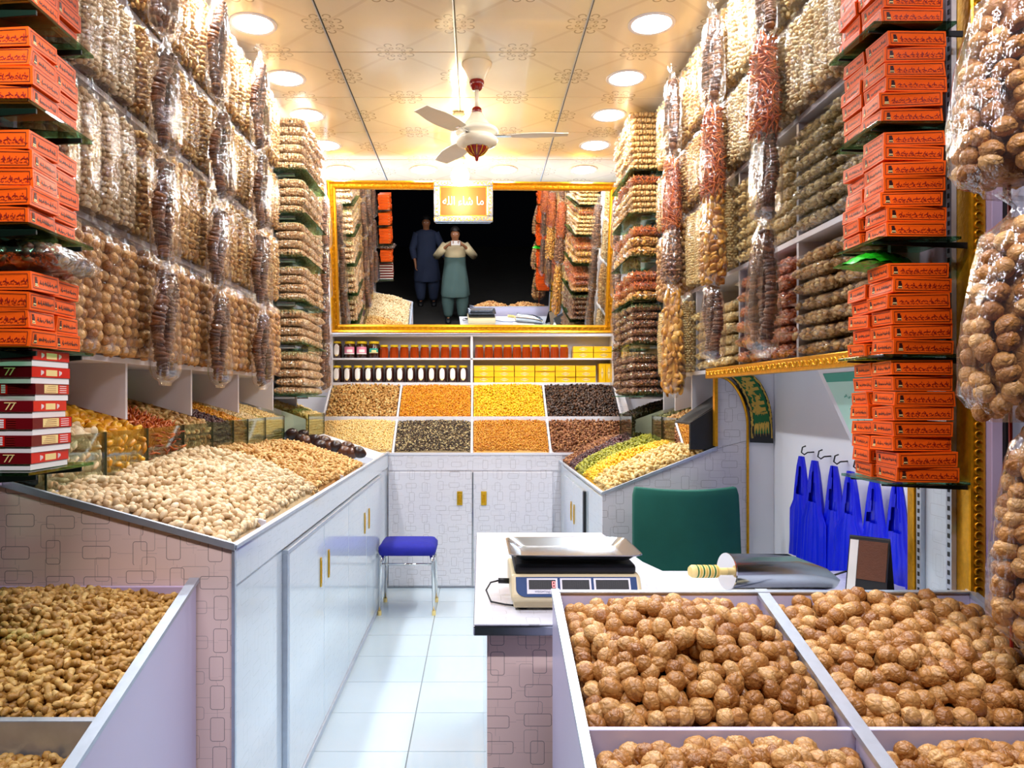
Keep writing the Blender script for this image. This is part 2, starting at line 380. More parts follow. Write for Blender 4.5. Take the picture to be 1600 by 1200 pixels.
def fbm(V, seed, freq):
    r = np.random.default_rng(seed); out = np.zeros(len(V))
    for k in range(10):
        d = r.normal(size=3); d /= np.linalg.norm(d); f = freq*(0.6+r.random()*1.4)
        out += np.sin(V @ d*f+r.random()*6.28)/10*1.6
    return out
def nut_walnut(seed, sub=3):
    V, Fc = ICO[sub]; V = V.copy()
    r = 1+0.05*fbm(V, seed, 8)+0.045*fbm(V, seed+1, 20)
    r += 0.13*np.exp(-(V[:, 1]/0.11)**2)*(0.6+0.4*np.abs(V[:, 0]))-0.07*np.exp(-(V[:, 1]/0.030)**2)-0.05*np.exp(-((np.abs(V[:, 1])-.26)/0.09)**2)         # seam ridge
    V = V*r[:, None]; V[:, 0] *= 1.05+0.05*(seed % 3); V[:, 2] *= 0.97
    V[:, 0] += 0.06*np.sign(V[:, 0])*np.maximum(0, np.abs(V[:, 0])-0.9)
    return V*0.5, Fc
def nut_peanut(seed):
    r = np.random.default_rng(seed); n, seg = 9, 8; V = []; ws = 0.72+r.random()*0.15; b = r.normal()*0.12; l2 = 0.85+r.random()*.3
    for i in range(n):
        s = i/(n-1); x = (s-0.5)*2.5
        e = math.sqrt(max(0.02, 1-abs(2*s-1)**3.2)); wst = 1-(1-ws)*math.exp(-((s-0.5)/0.13)**2)
        rr = 0.5*e*wst*(l2 if s > 0.5 else 1)
        for k in range(seg):
            a = 2*PI*k/seg; V.append((x*0.5*1.5, rr*math.cos(a)+b*(1-(2*s-1)**2)*1.3, rr*math.sin(a)))
    Fc = [(i*seg+k, i*seg+(k+1) % seg, (i+1)*seg+(k+1) % seg, (i+1)*seg+k) for i in range(n-1) for k in range(seg)]
    return np.array(V), np.array(Fc)                                      # length ~1.9, width 1
def nut_oval(seed, sub=2, lx=1.25, ly=0.85, lz=0.75, point=0.25, groove=0.12, lump=0.03):
    V, Fc = ICO[sub]; V = V.copy()
    r = 1+lump*fbm(V, seed, 5)-groove*np.exp(-(V[:, 1]/0.16)**2)*np.maximum(0, V[:, 2])
    V = V*r[:, None]; t = np.maximum(0, V[:, 0]); V[:, 1] *= 1-point*t; V[:, 2] *= 1-point*t
    return V*np.array([lx, ly, lz])*0.5, Fc
def nut_stick(seed):
    V, Fc = ICO[1]; V = V*np.array([2.6, 0.42, 0.3])*0.5; V[:, 1] += 0.18*fbm(V, seed, 2); return V, Fc
def nut_seed(seed, lx=1.3, ly=0.8, lz=0.6):
    V, Fc = ICO[1]; r = 1+0.12*fbm(V, seed, 3); return V*r[:, None]*np.array([lx, ly, lz])*0.5, Fc
def nut_cashew(seed):
    V, Fc = ICO[2]; V = V.copy()*np.array([1.4, .62, .62])*0.5; V[:, 1] += 0.75*V[:, 0]**2; return V, Fc
VAR = {
 'walnut': [nut_walnut(s, 2) for s in range(5)], 'peanut': [nut_peanut(s) for s in range(6)],
 'pistachio': [nut_oval(s) for s in range(4)], 'pist_lo': [nut_oval(s, 1) for s in range(3)],
 'almond': [nut_oval(s, 2, 1.4, .85, .55, .45, .03) for s in range(4)], 'alm_lo': [nut_oval(s, 1, 1.4, .85, .55, .45, 0) for s in range(3)],
 'round': [nut_oval(s, 1, 1.1, 1, .9, .05, 0, .08) for s in range(3)], 'seed': [nut_seed(s) for s in range(3)],
 'stick': [nut_stick(s) for s in range(4)], 'cashew': [nut_cashew(s) for s in range(3)],
 'fruit': [nut_oval(s, 2, 1.2, 1.0, .5, .0, .0, .22) for s in range(4)], 'disc': [nut_oval(s, 1, 1.1, 1.05, .45, 0, 0, .15) for s in range(3)],
}
def rand_rots(n, flat=False):
    if flat:
        a = rng.random(n)*2*PI; e = Euler
        tx = rng.normal(size=n)*0.45; ty = rng.normal(size=n)*0.45
        ca, sa = np.cos(a), np.sin(a); Z = np.zeros((n, 3, 3)); Z[:, 0, 0] = ca; Z[:, 0, 1] = -sa; Z[:, 1, 0] = sa; Z[:, 1, 1] = ca; Z[:, 2, 2] = 1
        cx, sx = np.cos(tx), np.sin(tx); X = np.zeros((n, 3, 3)); X[:, 0, 0] = 1; X[:, 1, 1] = cx; X[:, 1, 2] = -sx; X[:, 2, 1] = sx; X[:, 2, 2] = cx
        cy, sy = np.cos(ty), np.sin(ty); Y = np.zeros((n, 3, 3)); Y[:, 1, 1] = 1; Y[:, 0, 0] = cy; Y[:, 0, 2] = sy; Y[:, 2, 0] = -sy; Y[:, 2, 2] = cy
        return X @ Y @ Z
    q = rng.normal(size=(n, 4)); q /= np.linalg.norm(q, axis=1)[:, None]
    w_, x, y, z = q.T
    return np.stack([1-2*(y*y+z*z), 2*(x*y-z*w_), 2*(x*z+y*w_), 2*(x*y+z*w_), 1-2*(x*x+z*z), 2*(y*z-x*w_), 2*(x*z-y*w_), 2*(y*z+x*w_), 1-2*(x*x+y*y)], 1).reshape(n, 3, 3)
def scatter(kind, pos, size, flat=False, jit=0.15, rots=None):
    """arrays for many items of one kind"""
    vs = VAR[kind]; pos = np.asarray(pos); n = len(pos); R = rand_rots(n, flat) if rots is None else rots
    sz = size*(1+jit*(rng.random(n)*2-1)); which = rng.integers(0, len(vs), n)
    Vo = []; Fo = []; base = 0
    for k, (V, Fc) in enumerate(vs):
        id_ = np.nonzero(which == k)[0]
        if not len(id_): continue
        W = np.einsum('nij,vj->nvi', R[id_], V)*sz[id_][:, None, None]+pos[id_][:, None, :]
        ff = Fc[None]+(np.arange(len(id_))*len(V))[:, None, None]+base
        Vo.append(W.reshape(-1, 3)); Fo.append(ff.reshape(-1, Fc.shape[1])); base += len(id_)*len(V)
    return np.concatenate(Vo), np.concatenate(Fo)
def heap_fn(c, dome, seed=0, low=0.5):
    """c: corners (front-left, front-right, back-left, back-right)"""
    c = [np.array(q, float) for q in c]; r = np.random.default_rng(seed); ph = r.random(6)*6.28
    def P(s, t, off=0):
        s = np.asarray(s, float); t = np.asarray(t, float)
        b = ((1-s)*(1-t))[..., None]*c[0]+(s*(1-t))[..., None]*c[1]+((1-s)*t)[..., None]*c[2]+(s*t)[..., None]*c[3]
        e = np.clip(np.sin(PI*np.clip(s, 0, 1)), 0, 1)**low*np.clip(np.sin(PI*np.clip(t, 0, 1)), 0, 1)**low
        n = 0.13*np.sin(7*s+ph[0])+0.13*np.sin(6*t+ph[1])+0.08*np.sin(13*s+9*t+ph[2])
        b[..., 2] += dome*e*(1+n)+off
        return b
    return P
def heap(name, label, cat, c, dome, kind, mat, size, dens=1.0, layers=2, seed=0, flat=False, singles=0, single_name=None, single_label=None,
         single_group=None, hi=None, sink=0.35, low=0.5, ymin=None):
    P = heap_fn(c, dome, seed, low)
    c_ = [Vector(q) for q in c]
    wS = ((c_[1]-c_[0]).length+(c_[3]-c_[2]).length)/2; wT = ((c_[2]-c_[0]).length+(c_[3]-c_[1]).length)/2
    pts = []
    for L in range(layers):
        sp = size*0.86/math.sqrt(dens)
        ns, nt = max(2, int(wS/sp)), max(2, int(wT/sp))
        S, T = np.meshgrid((np.arange(ns)+0.5)/ns, (np.arange(nt)+0.5)/nt)
        S = S+(rng.random(S.shape)-.5)*0.95/ns; T = T+(rng.random(T.shape)-.5)*0.95/nt
        m = 0.45*size
        S = np.clip(S, m/wS, 1-m/wS); T = np.clip(T, m/wT, 1-m/wT)
        p = P(S.ravel(), T.ravel(), 0); p[:, 2] += size*(-sink*L+0.05)+rng.normal(size=len(p))*size*0.12
        pts.append(p)
    top = pts[0]; rest = np.concatenate(pts[1:]) if layers > 1 else np.zeros((0, 3))
    if ymin is not None: top = top[top[:, 1] > ymin]; rest = rest[rest[:, 1] > ymin]
    if singles:
        d = np.linalg.norm(top-np.array([0, 0, CH]), axis=1)
        u = U0+F*top[:, 0]/top[:, 1]; v = V0+(CH-top[:, 2])*F/top[:, 1]
        d = d+100*((u < 4) | (u > 1596) | (v > 1196))
        od = np.argsort(d); pick = top[od[:singles]]; top = top[od[singles:]]
        vm = hi or [mesh_np(single_name, V*size, Fc, mat, True) for V, Fc in VAR[kind]]
        R = rand_rots(len(pick), flat)
        for p, r in zip(pick, R):
            o = bpy.data.objects.new(single_name, random.choice(vm)); COL.objects.link(o)
            s = size*(1+0.15*(random.random()*2-1))
            o.matrix_world = Matrix.Translation(p) @ Matrix(r.tolist()).to_4x4() @ Matrix.Scale(s/size, 4)
            tag(o, single_label, cat, single_group)
    A = np.concatenate([top, rest]); V, Fc = scatter(kind, A, size, flat)
    # bed surface below the loose pieces (same goods, packed)
    g = 26; S, T = np.meshgrid(np.linspace(0, 1, g), np.linspace(0, 1, g)); B = P(S.ravel(), T.ravel(), -size*(0.35+sink*(layers-1)))
    if Fc.shape[1] == 3:
        q = [(i*g+j, i*g+j+1, (i+1)*g+j+1) for i in range(g-1) for j in range(g-1)]+[(i*g+j, (i+1)*g+j+1, (i+1)*g+j) for i in range(g-1) for j in range(g-1)]
    else: q = [(i*g+j, i*g+j+1, (i+1)*g+j+1, (i+1)*g+j) for i in range(g-1) for j in range(g-1)]
    Fc = np.concatenate([Fc, np.array(q)+len(V)]); V = np.concatenate([V, B])
    o = link(name, mesh_np(name, V, Fc, mat, True)); tag(o, label, cat, kind='stuff'); return o

# ------------------------------------------------------------ SETTING
CEIL = 3.45; XL, XR, YB = -1.66, 1.62, 6.95
bx('street_ground', M['asphalt'], -6, 6, -7, 1.99, -0.06, -0.01, kind='structure', bevel=0)
fl = bx('floor', M['grout'], XL, XR, 2.0, YB, -0.06, -0.006, kind='structure', bevel=0)
TL = 0.40
tm = MB().box(0.002, TL-0.002, 0.002, TL-0.002, -0.008, 0.0).mesh('tile', M['tile'])
y = 2.0; yy0 = 5.66-9*TL
for j in range(13):
    for i in range(-4, 5):
        x0 = -0.29+i*TL*1.45
        if x0 < XL-0.3 or x0 > XR: continue
        if yy0+j*TL < 1.95 or yy0+j*TL > 6.9: continue
        o = link('tile', tm, fl, (x0, yy0+j*TL, 0)); o.scale = (1.45, 1, 1)
wl = bx('wall_left', M['wallwhite'], XL-0.1, XL, 1.9, YB+.1, 0, CEIL+.1, kind='structure', bevel=0)
wr = bx('wall_right', M['wallwhite'], XR, XR+0.1, 2.1, YB+.1, 0, CEIL+.1, kind='structure', bevel=0)
wb = bx('wall_back', M['wallwhite'], XL, XR, YB, YB+.1, 0, CEIL+.1, kind='structure', bevel=0)
ce = bx('ceiling', M['dark'], XL-.1, XR+.1, 1.3, YB+.1, CEIL+0.012, CEIL+0.1, kind='structure', bevel=0)
GX, GY = 0.688, 0.652; CX0, CY0 = -0.115, 4.33
for j in range(-5, 5):
    for i in range(-3, 3):
        x0 = CX0+i*GX; y0 = CY0+j*GY; x1 = min(x0+GX, XR); x0 = max(x0, XL); y1 = min(y0+GY, YB)
        if x1-x0 < .05 or y1-y0 < .05: continue
        bx('panel', M['pvc'], x0+.004, x1-.004, y0+.003, y1-.003, CEIL, CEIL+0.014, ce, bevel=0.003)
for i in range(-2, 3):
    x0 = CX0+i*GX
    bx('joint_strip', M['alu'], x0-.007, x0-.001, 1.3, YB, CEIL-.004, CEIL+.006, ce, bevel=0)
    bx('joint_strip', M['black'], x0-.001, x0+.0035, 1.3, YB, CEIL-.002, CEIL+.006, ce, bevel=0)

# downlights ---------------------------------------------------
def downlight(x, y, label, group='round white downlights in the ceiling'):
    o = MB().lathe([(0.100, 0), (0.118, -0.004), (0.122, 0.0), (0.122, 0.004), (0.100, 0.004)], 32, cap=False).build('ceiling_downlight', M['white'], loc=(x, y, CEIL-0.004), smooth=True)
    tag(o, label, 'light', group)
    MB().lathe([(0.1005, 0.0), (0.09, -0.006), (0.03, -0.009), (0.002, -0.0095)], 32, cap=True).build('diffuser', M['lampface'], o, smooth=True)
    l = area('downlight_lamp', (x, y, CEIL-0.022), (0, 0, 0), 0.16, 0.16, DOWN_W, (0.90, 0.95, 1.0), 'DISK'); l.parent = o; l.location = (0, 0, -0.018)
ys = [4.0, 4.68, 5.29, 5.92, 6.55]; on = ['first', 'second', 'third', 'fourth', 'fifth', 'sixth', 'seventh', 'eighth', 'ninth', 'tenth', 'eleventh', 'twelfth', 'thirteenth']
for k, y in enumerate([3.36, 2.7]+ys):
    for x, side in ((-1.165, 'left'), (0.91, 'right')):
        lab = f"round white ceiling downlight, {on[k-2]} from the front of the visible {side} row" if k >= 2 else f"round ceiling downlight out in front of the visible {side} row, {'nearer the street' if k else 'nearer the fan'}"
        downlight(x, y, lab)
downlight(-.455, 6.55, 'round white downlight in the back row, left of the centre lamp')
downlight(.23, 6.55, 'round white downlight in the back row, right of the centre lamp')
# warm bulbs
def bulb(x, y, r, label, watt, drop):
    o = MB().lathe([(0.03, 0), (0.045, -.01), (0.03, -drop*.5), (0.022, -drop)], 20).build('bulb_holder', M['fancream'], loc=(x, y, CEIL), smooth=True)
    o.name = 'warm_bulb'; tag(o, label, 'light')
    MB().lathe([(0.018, 0), (r*.6, -r*.45), (r*.95, -r*1.0), (r, -r*1.4), (r*.85, -r*1.95), (r*.45, -r*2.35), (0.002, -r*2.45)], 24).build('bulb', M['bulb'], o, loc=(0, 0, -drop), smooth=True)
    l = bpy.data.lights.new('bulb_lamp', 'POINT'); l.energy = watt; l.color = (1.0, 0.72, 0.38); l.shadow_soft_size = r*1.05
    lo = bpy.data.objects.new('bulb_lamp', l); COL.objects.link(lo); lo.parent = o; lo.location = (0, 0, -drop-r*1.4-r*2.6)
bulb(-0.135, 6.22, 0.075, 'warm glowing bulb hanging just in front of the gilded mirror top', 12, 0.05)
bulb(-0.125, 5.25, 0.045, 'warm glowing bulb on the ceiling behind the fan rod', 10, 0.05)
# cool tubes outside over the shopfront
for x, s in ((-0.85, 'left'), (0.85, 'right')):
    o = MB().tube([(-.55, 0, 0), (.55, 0, 0)], 0.016, 10).build('tube_lamp', M['tubeface'], loc=(x, .95, 3.25))
    tag(o, f'tube lamp outside above the shopfront, {s} one', 'light')
    MB().box(-.6, .6, -.025, .025, .02, .07).build('lamp_housing', M['white'], o)
    l = area('tube_light', (0, 0, 0), (0, 0, 0), 1.1, 0.06, TUBE_W, (0.95, 0.91, 1.0)); l.parent = o; l.location = (0, 0, -.03)
    l.rotation_euler = (math.radians(32), 0, 0)

# fan ----------------------------------------------------------
fan = empty('ceiling_fan', (0.0, 4.48, CEIL), 'cream and dark red ceiling fan hanging from the patterned ceiling', 'fan')
MB().lathe([(0.088, 0), (0.088, -.008), (0.075, -.03), (0.052, -.075), (0.04, -.10)], 32).build('canopy', M['fancream'], fan, smooth=True)
MB().lathe([(0.040, -.10), (0.044, -.108), (0.04, -.13), (0.026, -.152), (.02, -.155)], 24).build('canopy_cup', M['fanred'], fan, smooth=True)
MB().lathe([(0.013, -.15), (0.013, -.27)], 16).build('rod', M['fancream'], fan, smooth=True)
MB().lathe([(0.02, -.255), (0.028, -.262), (0.034, -.30)], 24).build('lower_cup', M['fanred'], fan, smooth=True)
MB().lathe([(0.034, -.29), (0.046, -.315), (0.07, -.345), (0.078, -.36), (0.08, -.365)], 32).build('motor_cap', M['fancream'], fan, smooth=True)
MB().lathe([(0.08, -.365), (0.10, -.372), (0.122, -.385), (0.127, -.398), (0.12, -.412), (0.10, -.418), (.10, -.432), (.118, -.438), (.124, -.45), (.115, -.47), (.08, -.487), (.068, -.49)], 40).build('motor_housing', M['fancream'], fan, smooth=True)
MB().lathe([(0.068, -.486), (0.064, -.50), (0.046, -.522), (.022, -.535), (.012, -.545), (.008, -.565), (.001, -.57)], 32).build('bottom_bowl', M['fanred'], fan, smooth=True)
rb = MB()
for k in range(12):
    a = 2*PI*k/12; rb.tube([(math.cos(a)*r, math.sin(a)*r, z) for r, z in ((.069, -.487), (.065, -.50), (.047, -.523), (.023, -.536))], 0.0025, 5)
rb.build('bowl_rib', M['brass'], fan, smooth=True)
for a in (-4, 116, 236):
    Mx = Matrix.Rotation(math.radians(a), 4, 'Z')
    b = MB(); n = 12; V = []
    for i in range(n+1):
        s = i/n; r = 0.17+0.36*s; wv = (0.045+0.022*math.sin(PI*min(1, s*1.1))) if i < n else .045
        tw = 0.010*(1-.3*s)
        for zt in (0.002, -0.002): V += [(r, -wv, -.425+zt-tw), (r, wv, -.425+zt+tw)]
    Fc = []
    for i in range(n):
        o_ = i*4; Fc += [(o_, o_+1, o_+5, o_+4), (o_+2, o_+6, o_+7, o_+3), (o_, o_+4, o_+6, o_+2), (o_+1, o_+3, o_+7, o_+5)]
    Fc += [(0, 2, 3, 1), (n*4, n*4+1, n*4+3, n*4+2)]
    bl = MB().add(V, Fc, 0, Mx).build('blade', M['fancream'], fan, bevel=0.001)
    MB().box(.09, .2, -.016, .016, -.429, -.422, 0, Mx).build('blade_arm', M['chrome'], bl, bevel=.002)

# ------------------------------------------------------------ side shelving (x mirrored by sgn)
TZ = [1.65, 2.115, 2.57, 2.965, 3.43]
def shelving(side, sgn, xf, xb, ydiv, label, cubby_from=0, lo_x=None):
    root = empty('wall_shelving', (sgn*xb, ydiv[0], 0), label, 'shelving')
    root.location = (0, 0, 0)
    X = lambda a, b: (min(sgn*a, sgn*b), max(sgn*a, sgn*b))
    xa, xc = X(xb, xb+.012)
    bx('back_panel', M['white'], xa, xc, ydiv[0], ydiv[-1], 1.64, CEIL-.002, root, bevel=0)
    for k, z in enumerate(TZ[:-1]):
        x0, x1 = X(xf, xb); bx('shelf_board', M['white'], x0, x1, ydiv[0], ydiv[-1], z-.022, z, root)
    for y in ydiv:
        x0, x1 = X(xf+.004, xb); bx('divider', M['white'], x0, x1, y-.009, y+.009, 1.65, CEIL-.002, root, bevel=0)
    return root
LY = [2.17, 2.85, 3.5, 4.19, 4.9]; RY = [2.28, 2.93, 3.58, 4.28, 4.98]
lsh = shelving('left', -1, 1.30, 1.645, LY, 'white wall shelving of the left wall holding tall nut bags')
rsh = shelving('right', 1, 1.22, 1.605, RY, 'white wall shelving of the right wall above the alcove')
# left cubbies below the shelf, with slanted dividers
for y in LY+[5.55]:
    MB().prism([(-1.30, 1.63), (-1.645, 1.63), (-1.645, 1.515), (-1.30, 1.42)], y-.009, y+.009, 1).build('cubby_divider', M['white'], lsh, bevel=.001)
bx('cubby_back', M['white'], -1.657, -1.647, 2.17, 5.6, 1.25, 1.63, lsh, bevel=0)
for a, b in ((2.87, 3.48), (3.52, 4.17)): bx('green_back_panel', M['greenback'], -1.646, -1.640, a, b, 1.40, 1.628, lsh, bevel=0)
# right shelving lower trims
bx('gold_trim', M['gold'], 1.19, 1.222, 2.2, 4.0, 1.60, 1.652, rsh, bevel=.004)
for y in (4.36, 4.73, 5.02):
    MB().prism([(1.22, 1.63), (1.605, 1.63), (1.605, 1.52), (1.22, 1.42)], y-.009, y+.009, 1).build('cubby_divider', M['white'], rsh, bevel=.001)
bx('cubby_back', M['lam_y'], 1.606, 1.615, 4.02, 5.6, 1.25, 1.63, rsh, bevel=0)

cg = MB()
for k in range(60):
    y = 2.23+k*.0295; cg.tube([(1.189, y+.011*math.cos(t)*1.3, 1.626+.010*math.sin(t)*(1 if k % 2 else -1)) for t in np.linspace(0, 4.6, 8)], .0028, 5)
cg.build('carving', M['gold'], rsh, smooth=True)['kind'] = 'stuff'
# ------------------------------------------------------------ bag meshes
def superring(a, b, n=28, e=2.6, z=0.0):
    t = np.arange(n)*2*PI/n; c, s = np.cos(t), np.sin(t)
    return np.stack([a*np.sign(c)*np.abs(c)**(2/e), b*np.sign(s)*np.abs(s)**(2/e), np.full(n, z)], 1)
def loft(rings):
    n = len(rings[0]); V = np.concatenate(rings); Fc = [(i*n+k, i*n+(k+1) % n, (i+1)*n+(k+1) % n, (i+1)*n+k) for i in range(len(rings)-1) for k in range(n)]
    return V, Fc, n
def tall_bag(kind, mat, size, w, d, h, seed, name, nutname, lo=False):
    """standing tall bag; +x is the face to the aisle, w along y"""
    r = np.random.default_rng(seed)
    def prof(t):
        return 0.86+0.14*np.sin(PI*np.clip(t*1.05, 0, 1))**.5+0.03*np.sin(9*t+seed)
    pts = []; row = 0; z = size*.4
    while z < h-size*.4:
        t = z/h; a, b = d/2*prof(t)-size*.30, w/2*prof(t)-size*.30
        per = 2.5*(a+b); n = int(per/(size*.92))+1; off = (row % 2)*.5
        for k in range(n):
            ph = -2.2+4.4*(k+off+r.random()*.3)/n
            c, s = math.cos(ph), math.sin(ph)
            pts.append((a*np.sign(c)*abs(c)**.75, b*np.sign(s)*abs(s)**.75, z+r.normal()*size*.10))
        z += size*.80; row += 1
    # top layer
    for _ in range(int(w*d/size**2)+3): pts.append(((r.random()-.5)*d*.7, (r.random()-.5)*w*.8, h-size*.35))
    V, Fc = scatter(kind, pts, size)
    rings = [superring((d/2*prof(z/h)-size*.55), (w/2*prof(z/h)-size*.55), 16, 2.6, z) for z in np.linspace(0.004, h-size*.5, 8)]
    CV, CF, n = loft(rings); CF = [(a, b, c) for (a, b, c, e) in CF]+[(a, c, e) for (a, b, c, e) in CF]
    CF += [((7*16), 7*16+k, 7*16+k+1) for k in range(1, 15)]
    V2 = np.concatenate([V, CV]); F2 = np.concatenate([Fc, np.array(CF)+len(V)])
    nm = mesh_np(nutname, V2, F2, mat, True)
    R = [superring(d/2*.7, w/2*.8, 28, 3, 0.0)]
    for z in np.linspace(.012, h, 9):
        q = superring(d/2*prof(z/h)+.003, w/2*prof(z/h)+.003, 28, 2.8, z); q[:, :2] *= 1+0.02*r.normal(size=(28, 1)); R.append(q)
    R.append(superring(d*.18, w/2*1.02, 28, 2.2, h+.022)); R.append(superring(.004, w/2*1.10, 28, 2, h+.045))
    e = superring(.003, w/2*1.14, 28, 2, h+.062); e[:, 2] += 0.018*(np.abs(e[:, 1])/(w/2*1.14))**2; R.append(e)
    FV, FF, n = loft(R)
    fm = mesh_np(name, FV, FF+[tuple(range(n-1, -1, -1))], M['film'], True)
    return fm, nm
def pillow(kind, mat, size, lx, ly, lz, seed, name, nutname):
    """bag lying flat, sealed ends along x (aisle) ; origin at bottom centre"""
    r = np.random.default_rng(seed); N = 900; pts = []
    def top(x, y): return lz/2*(max(0, 1-abs(2*x/lx)**3)**.5)*(max(0, 1-abs(2*y/ly)**3.2)**.5)
    sp = size*.85; nx, ny = int(lx/sp), int(ly/sp)
    for i in range(nx):
        for j in range(ny):
            x = ((i+.5)/nx-.5)*lx*.93+r.normal()*size*.2; y = ((j+.5)/ny-.5)*ly*.95+r.normal()*size*.2
            h = top(x, y)
            if h < lz*.1: continue
            pts.append((x, y, lz/2+h-size*.25)); 
            if abs(x) > lx*.28 or abs(y) > ly*.30: pts.append((x, y, lz/2-h*.8+size*.2)); pts.append((x*1.03, y*1.03, lz/2+r.normal()*size*.2))
    V, Fc = scatter(kind, pts, size)
    g = 11; CV = []; CF = []
    for sg in (1, -1):
        for i in range(g):
            for j in range(g):
                x, y = (i/(g-1)-.5)*lx*.93, (j/(g-1)-.5)*ly*.93
                CV.append((x, y, lz/2+sg*max(0, top(x, y)-size*.45)))
    for s in range(2):
        for i in range(g-1):
            for j in range(g-1):
                a = s*g*g+i*g+j; CF += [(a, a+1, a+g+1), (a, a+g+1, a+g)]
    V2 = np.concatenate([V, CV]); F2 = np.concatenate([Fc, np.array(CF)+len(V)])
    nm = mesh_np(nutname, V2, F2, mat, True)
    g = 17; FV = []; FF = []
    for sg in (1, -1):
        for i in range(g):
            for j in range(g):
                x, y = (i/(g-1)-.5)*2, (j/(g-1)-.5)*2
                fl = max(0, abs(x)-.84)/.16
                h = (lz/2+.003)*(max(0, 1-abs(x)**3)**.5)*(max(0, 1-abs(y)**3.2)**.5)
                FV.append((x*lx/2*1.08, y*ly/2*(1.02+.05*fl*abs(y)), lz/2+sg*(h+.0006)+fl*.006*math.sin(y*5+seed)+r.normal()*.0012))
    for s in range(2):
        for i in range(g-1):
            for j in range(g-1):
                a = s*g*g+i*g+j; FF.append((a, a+1, a+g+1, a+g))
    fm = mesh_np(name, FV, FF, M['film'], True)
    return fm, nm
def sack(content, mat, w, d, h, seed, name, inner, size=.03):
    """hanging sack: origin at its top; body hangs down h; +x to the aisle"""
    r = np.random.default_rng(seed)
    def rad(t):   # t 0 top..1 bottom
        if t < .16: return .10+.55*(t/.16)**1.3
        return (.65+.35*math.sin(PI*min(1, (t-.16)/.75)*.62)) * (1 if t < .93 else (1-(t-.93)/.07*.35))
    parts = []
    if content == 'fig':
        for c in range(3):
            y0 = (c-1)*w*.27; L = h*(.80+.08*r.random()); n = int(L/.0105)
            pts = []; rots = []
            ph = r.random()*6; am = .012+.01*r.random()
            for k in range(n):
                s = k/n; z = -h*.13-s*L; pts.append((math.sin(s*5+ph)*.010, y0*(.55+.5*min(1, s*3))+am*math.sin(s*7+ph), z))
                a = r.normal(size=2)*.22; rots.append(np.array((Euler((a[0]+.25*math.cos(s*7+ph), a[1], r.random()*6)).to_matrix())))
            parts.append(scatter('disc', pts, min(.050, w*.30), rots=np.array(rots), jit=.12))
    elif content == 'walnut':
        pts = []; z = -h*.10
        while z > -h+size*.3:
            q = rad(-z/h); a, b = d/2*q-size*.35, w/2*q-size*.35
            if a > .01:
                n = max(3, int(5.6*(a+b)/2/(size*.95)))
                for k in range(n):
                    t = 2*PI*(k+r.random()*.4)/n; pts.append((a*math.cos(t), b*math.sin(t), z+r.normal()*size*.15))
            z -= size*.80
        return pts, rad
    else:
        pts = []; z = -h*.15; dz = size*(.55 if content == 'stick' else .75)
        while z > -h+size*.3:
            q = rad(-z/h); a, b = d/2*q*.86, w/2*q*.90; n = max(3, int(5.6*(a+b)/2/(size*.85)))
            for k in range(n):
                t = 2*PI*(k+r.random()*.5)/n; pts.append((a*math.cos(t), b*math.sin(t), z+r.normal()*size*.15))
            z -= dz
        if content == 'stick':
            R = []
            for p in pts:
                t = math.atan2(p[1], p[0]); R.append(np.array((Matrix.Rotation(t+PI/2+r.normal()*.2, 3, 'Z') @ Matrix.Rotation(r.normal()*.9+.6*r.choice([-1, 1]), 3, 'Y'))))
            parts.append(scatter(content, pts, size, rots=np.array(R)))
        else: parts.append(scatter(content, pts, size))
        rings = [superring(d/2*rad(t)*.72, w/2*rad(t)*.78, 16, 2.2, -h*t) for t in np.linspace(.16, .97, 8)]
        CV, CF, n = loft(rings); CF = [(a, b, c) for (a, b, c, e) in CF]+[(a, c, e) for (a, b, c, e) in CF]
        CF += [(7*16, 7*16+k+1, 7*16+k) for k in range(1, 15)]
        parts.append((CV, np.array(CF)))
    Vs = []; Fs = []; b = 0
    for V, Fc in parts: Vs.append(V); Fs.append(Fc+b); b += len(V)
    return film_sack(rad, w, d, h, seed, name), mesh_np(inner, np.concatenate(Vs), np.concatenate(Fs), mat, True)
def film_sack(rad, w, d, h, seed, name):
    r = np.random.default_rng(seed+99); R = []; n = 40; ph = r.random(4)*6
    t_ = np.arange(n)*2*PI/n
    for t in [-.07, -.03, 0, .04, .09, .14, .2, .3, .42, .55, .68, .8, .9, .96, 1.0, 1.03]:
        q = rad(min(1, max(0, t))) if t > 0 else .10+.25*(-t/.07)
        if t > 1: q = rad(1)*.85
        ring = superring((d/2*q+.004), (w/2*q+.005), n, 2.3, -h*t)
        pl = (.16 if t < .2 else .045)*np.sin(9*t_+ph[0]+t*3)+(.1 if t < .2 else .03)*np.sin(14*t_+ph[1])+.02*r.normal(size=n)
        ring[:, :2] *= (1+pl)[:, None]
        if t >= 1: ring[:, 0] *= .45
        R.append(ring)
    V, Fc, n = loft(R)
    return mesh_np(name, V, Fc+[tuple((len(R)-1)*n+k for k in range(n))], M['filmw'], True)

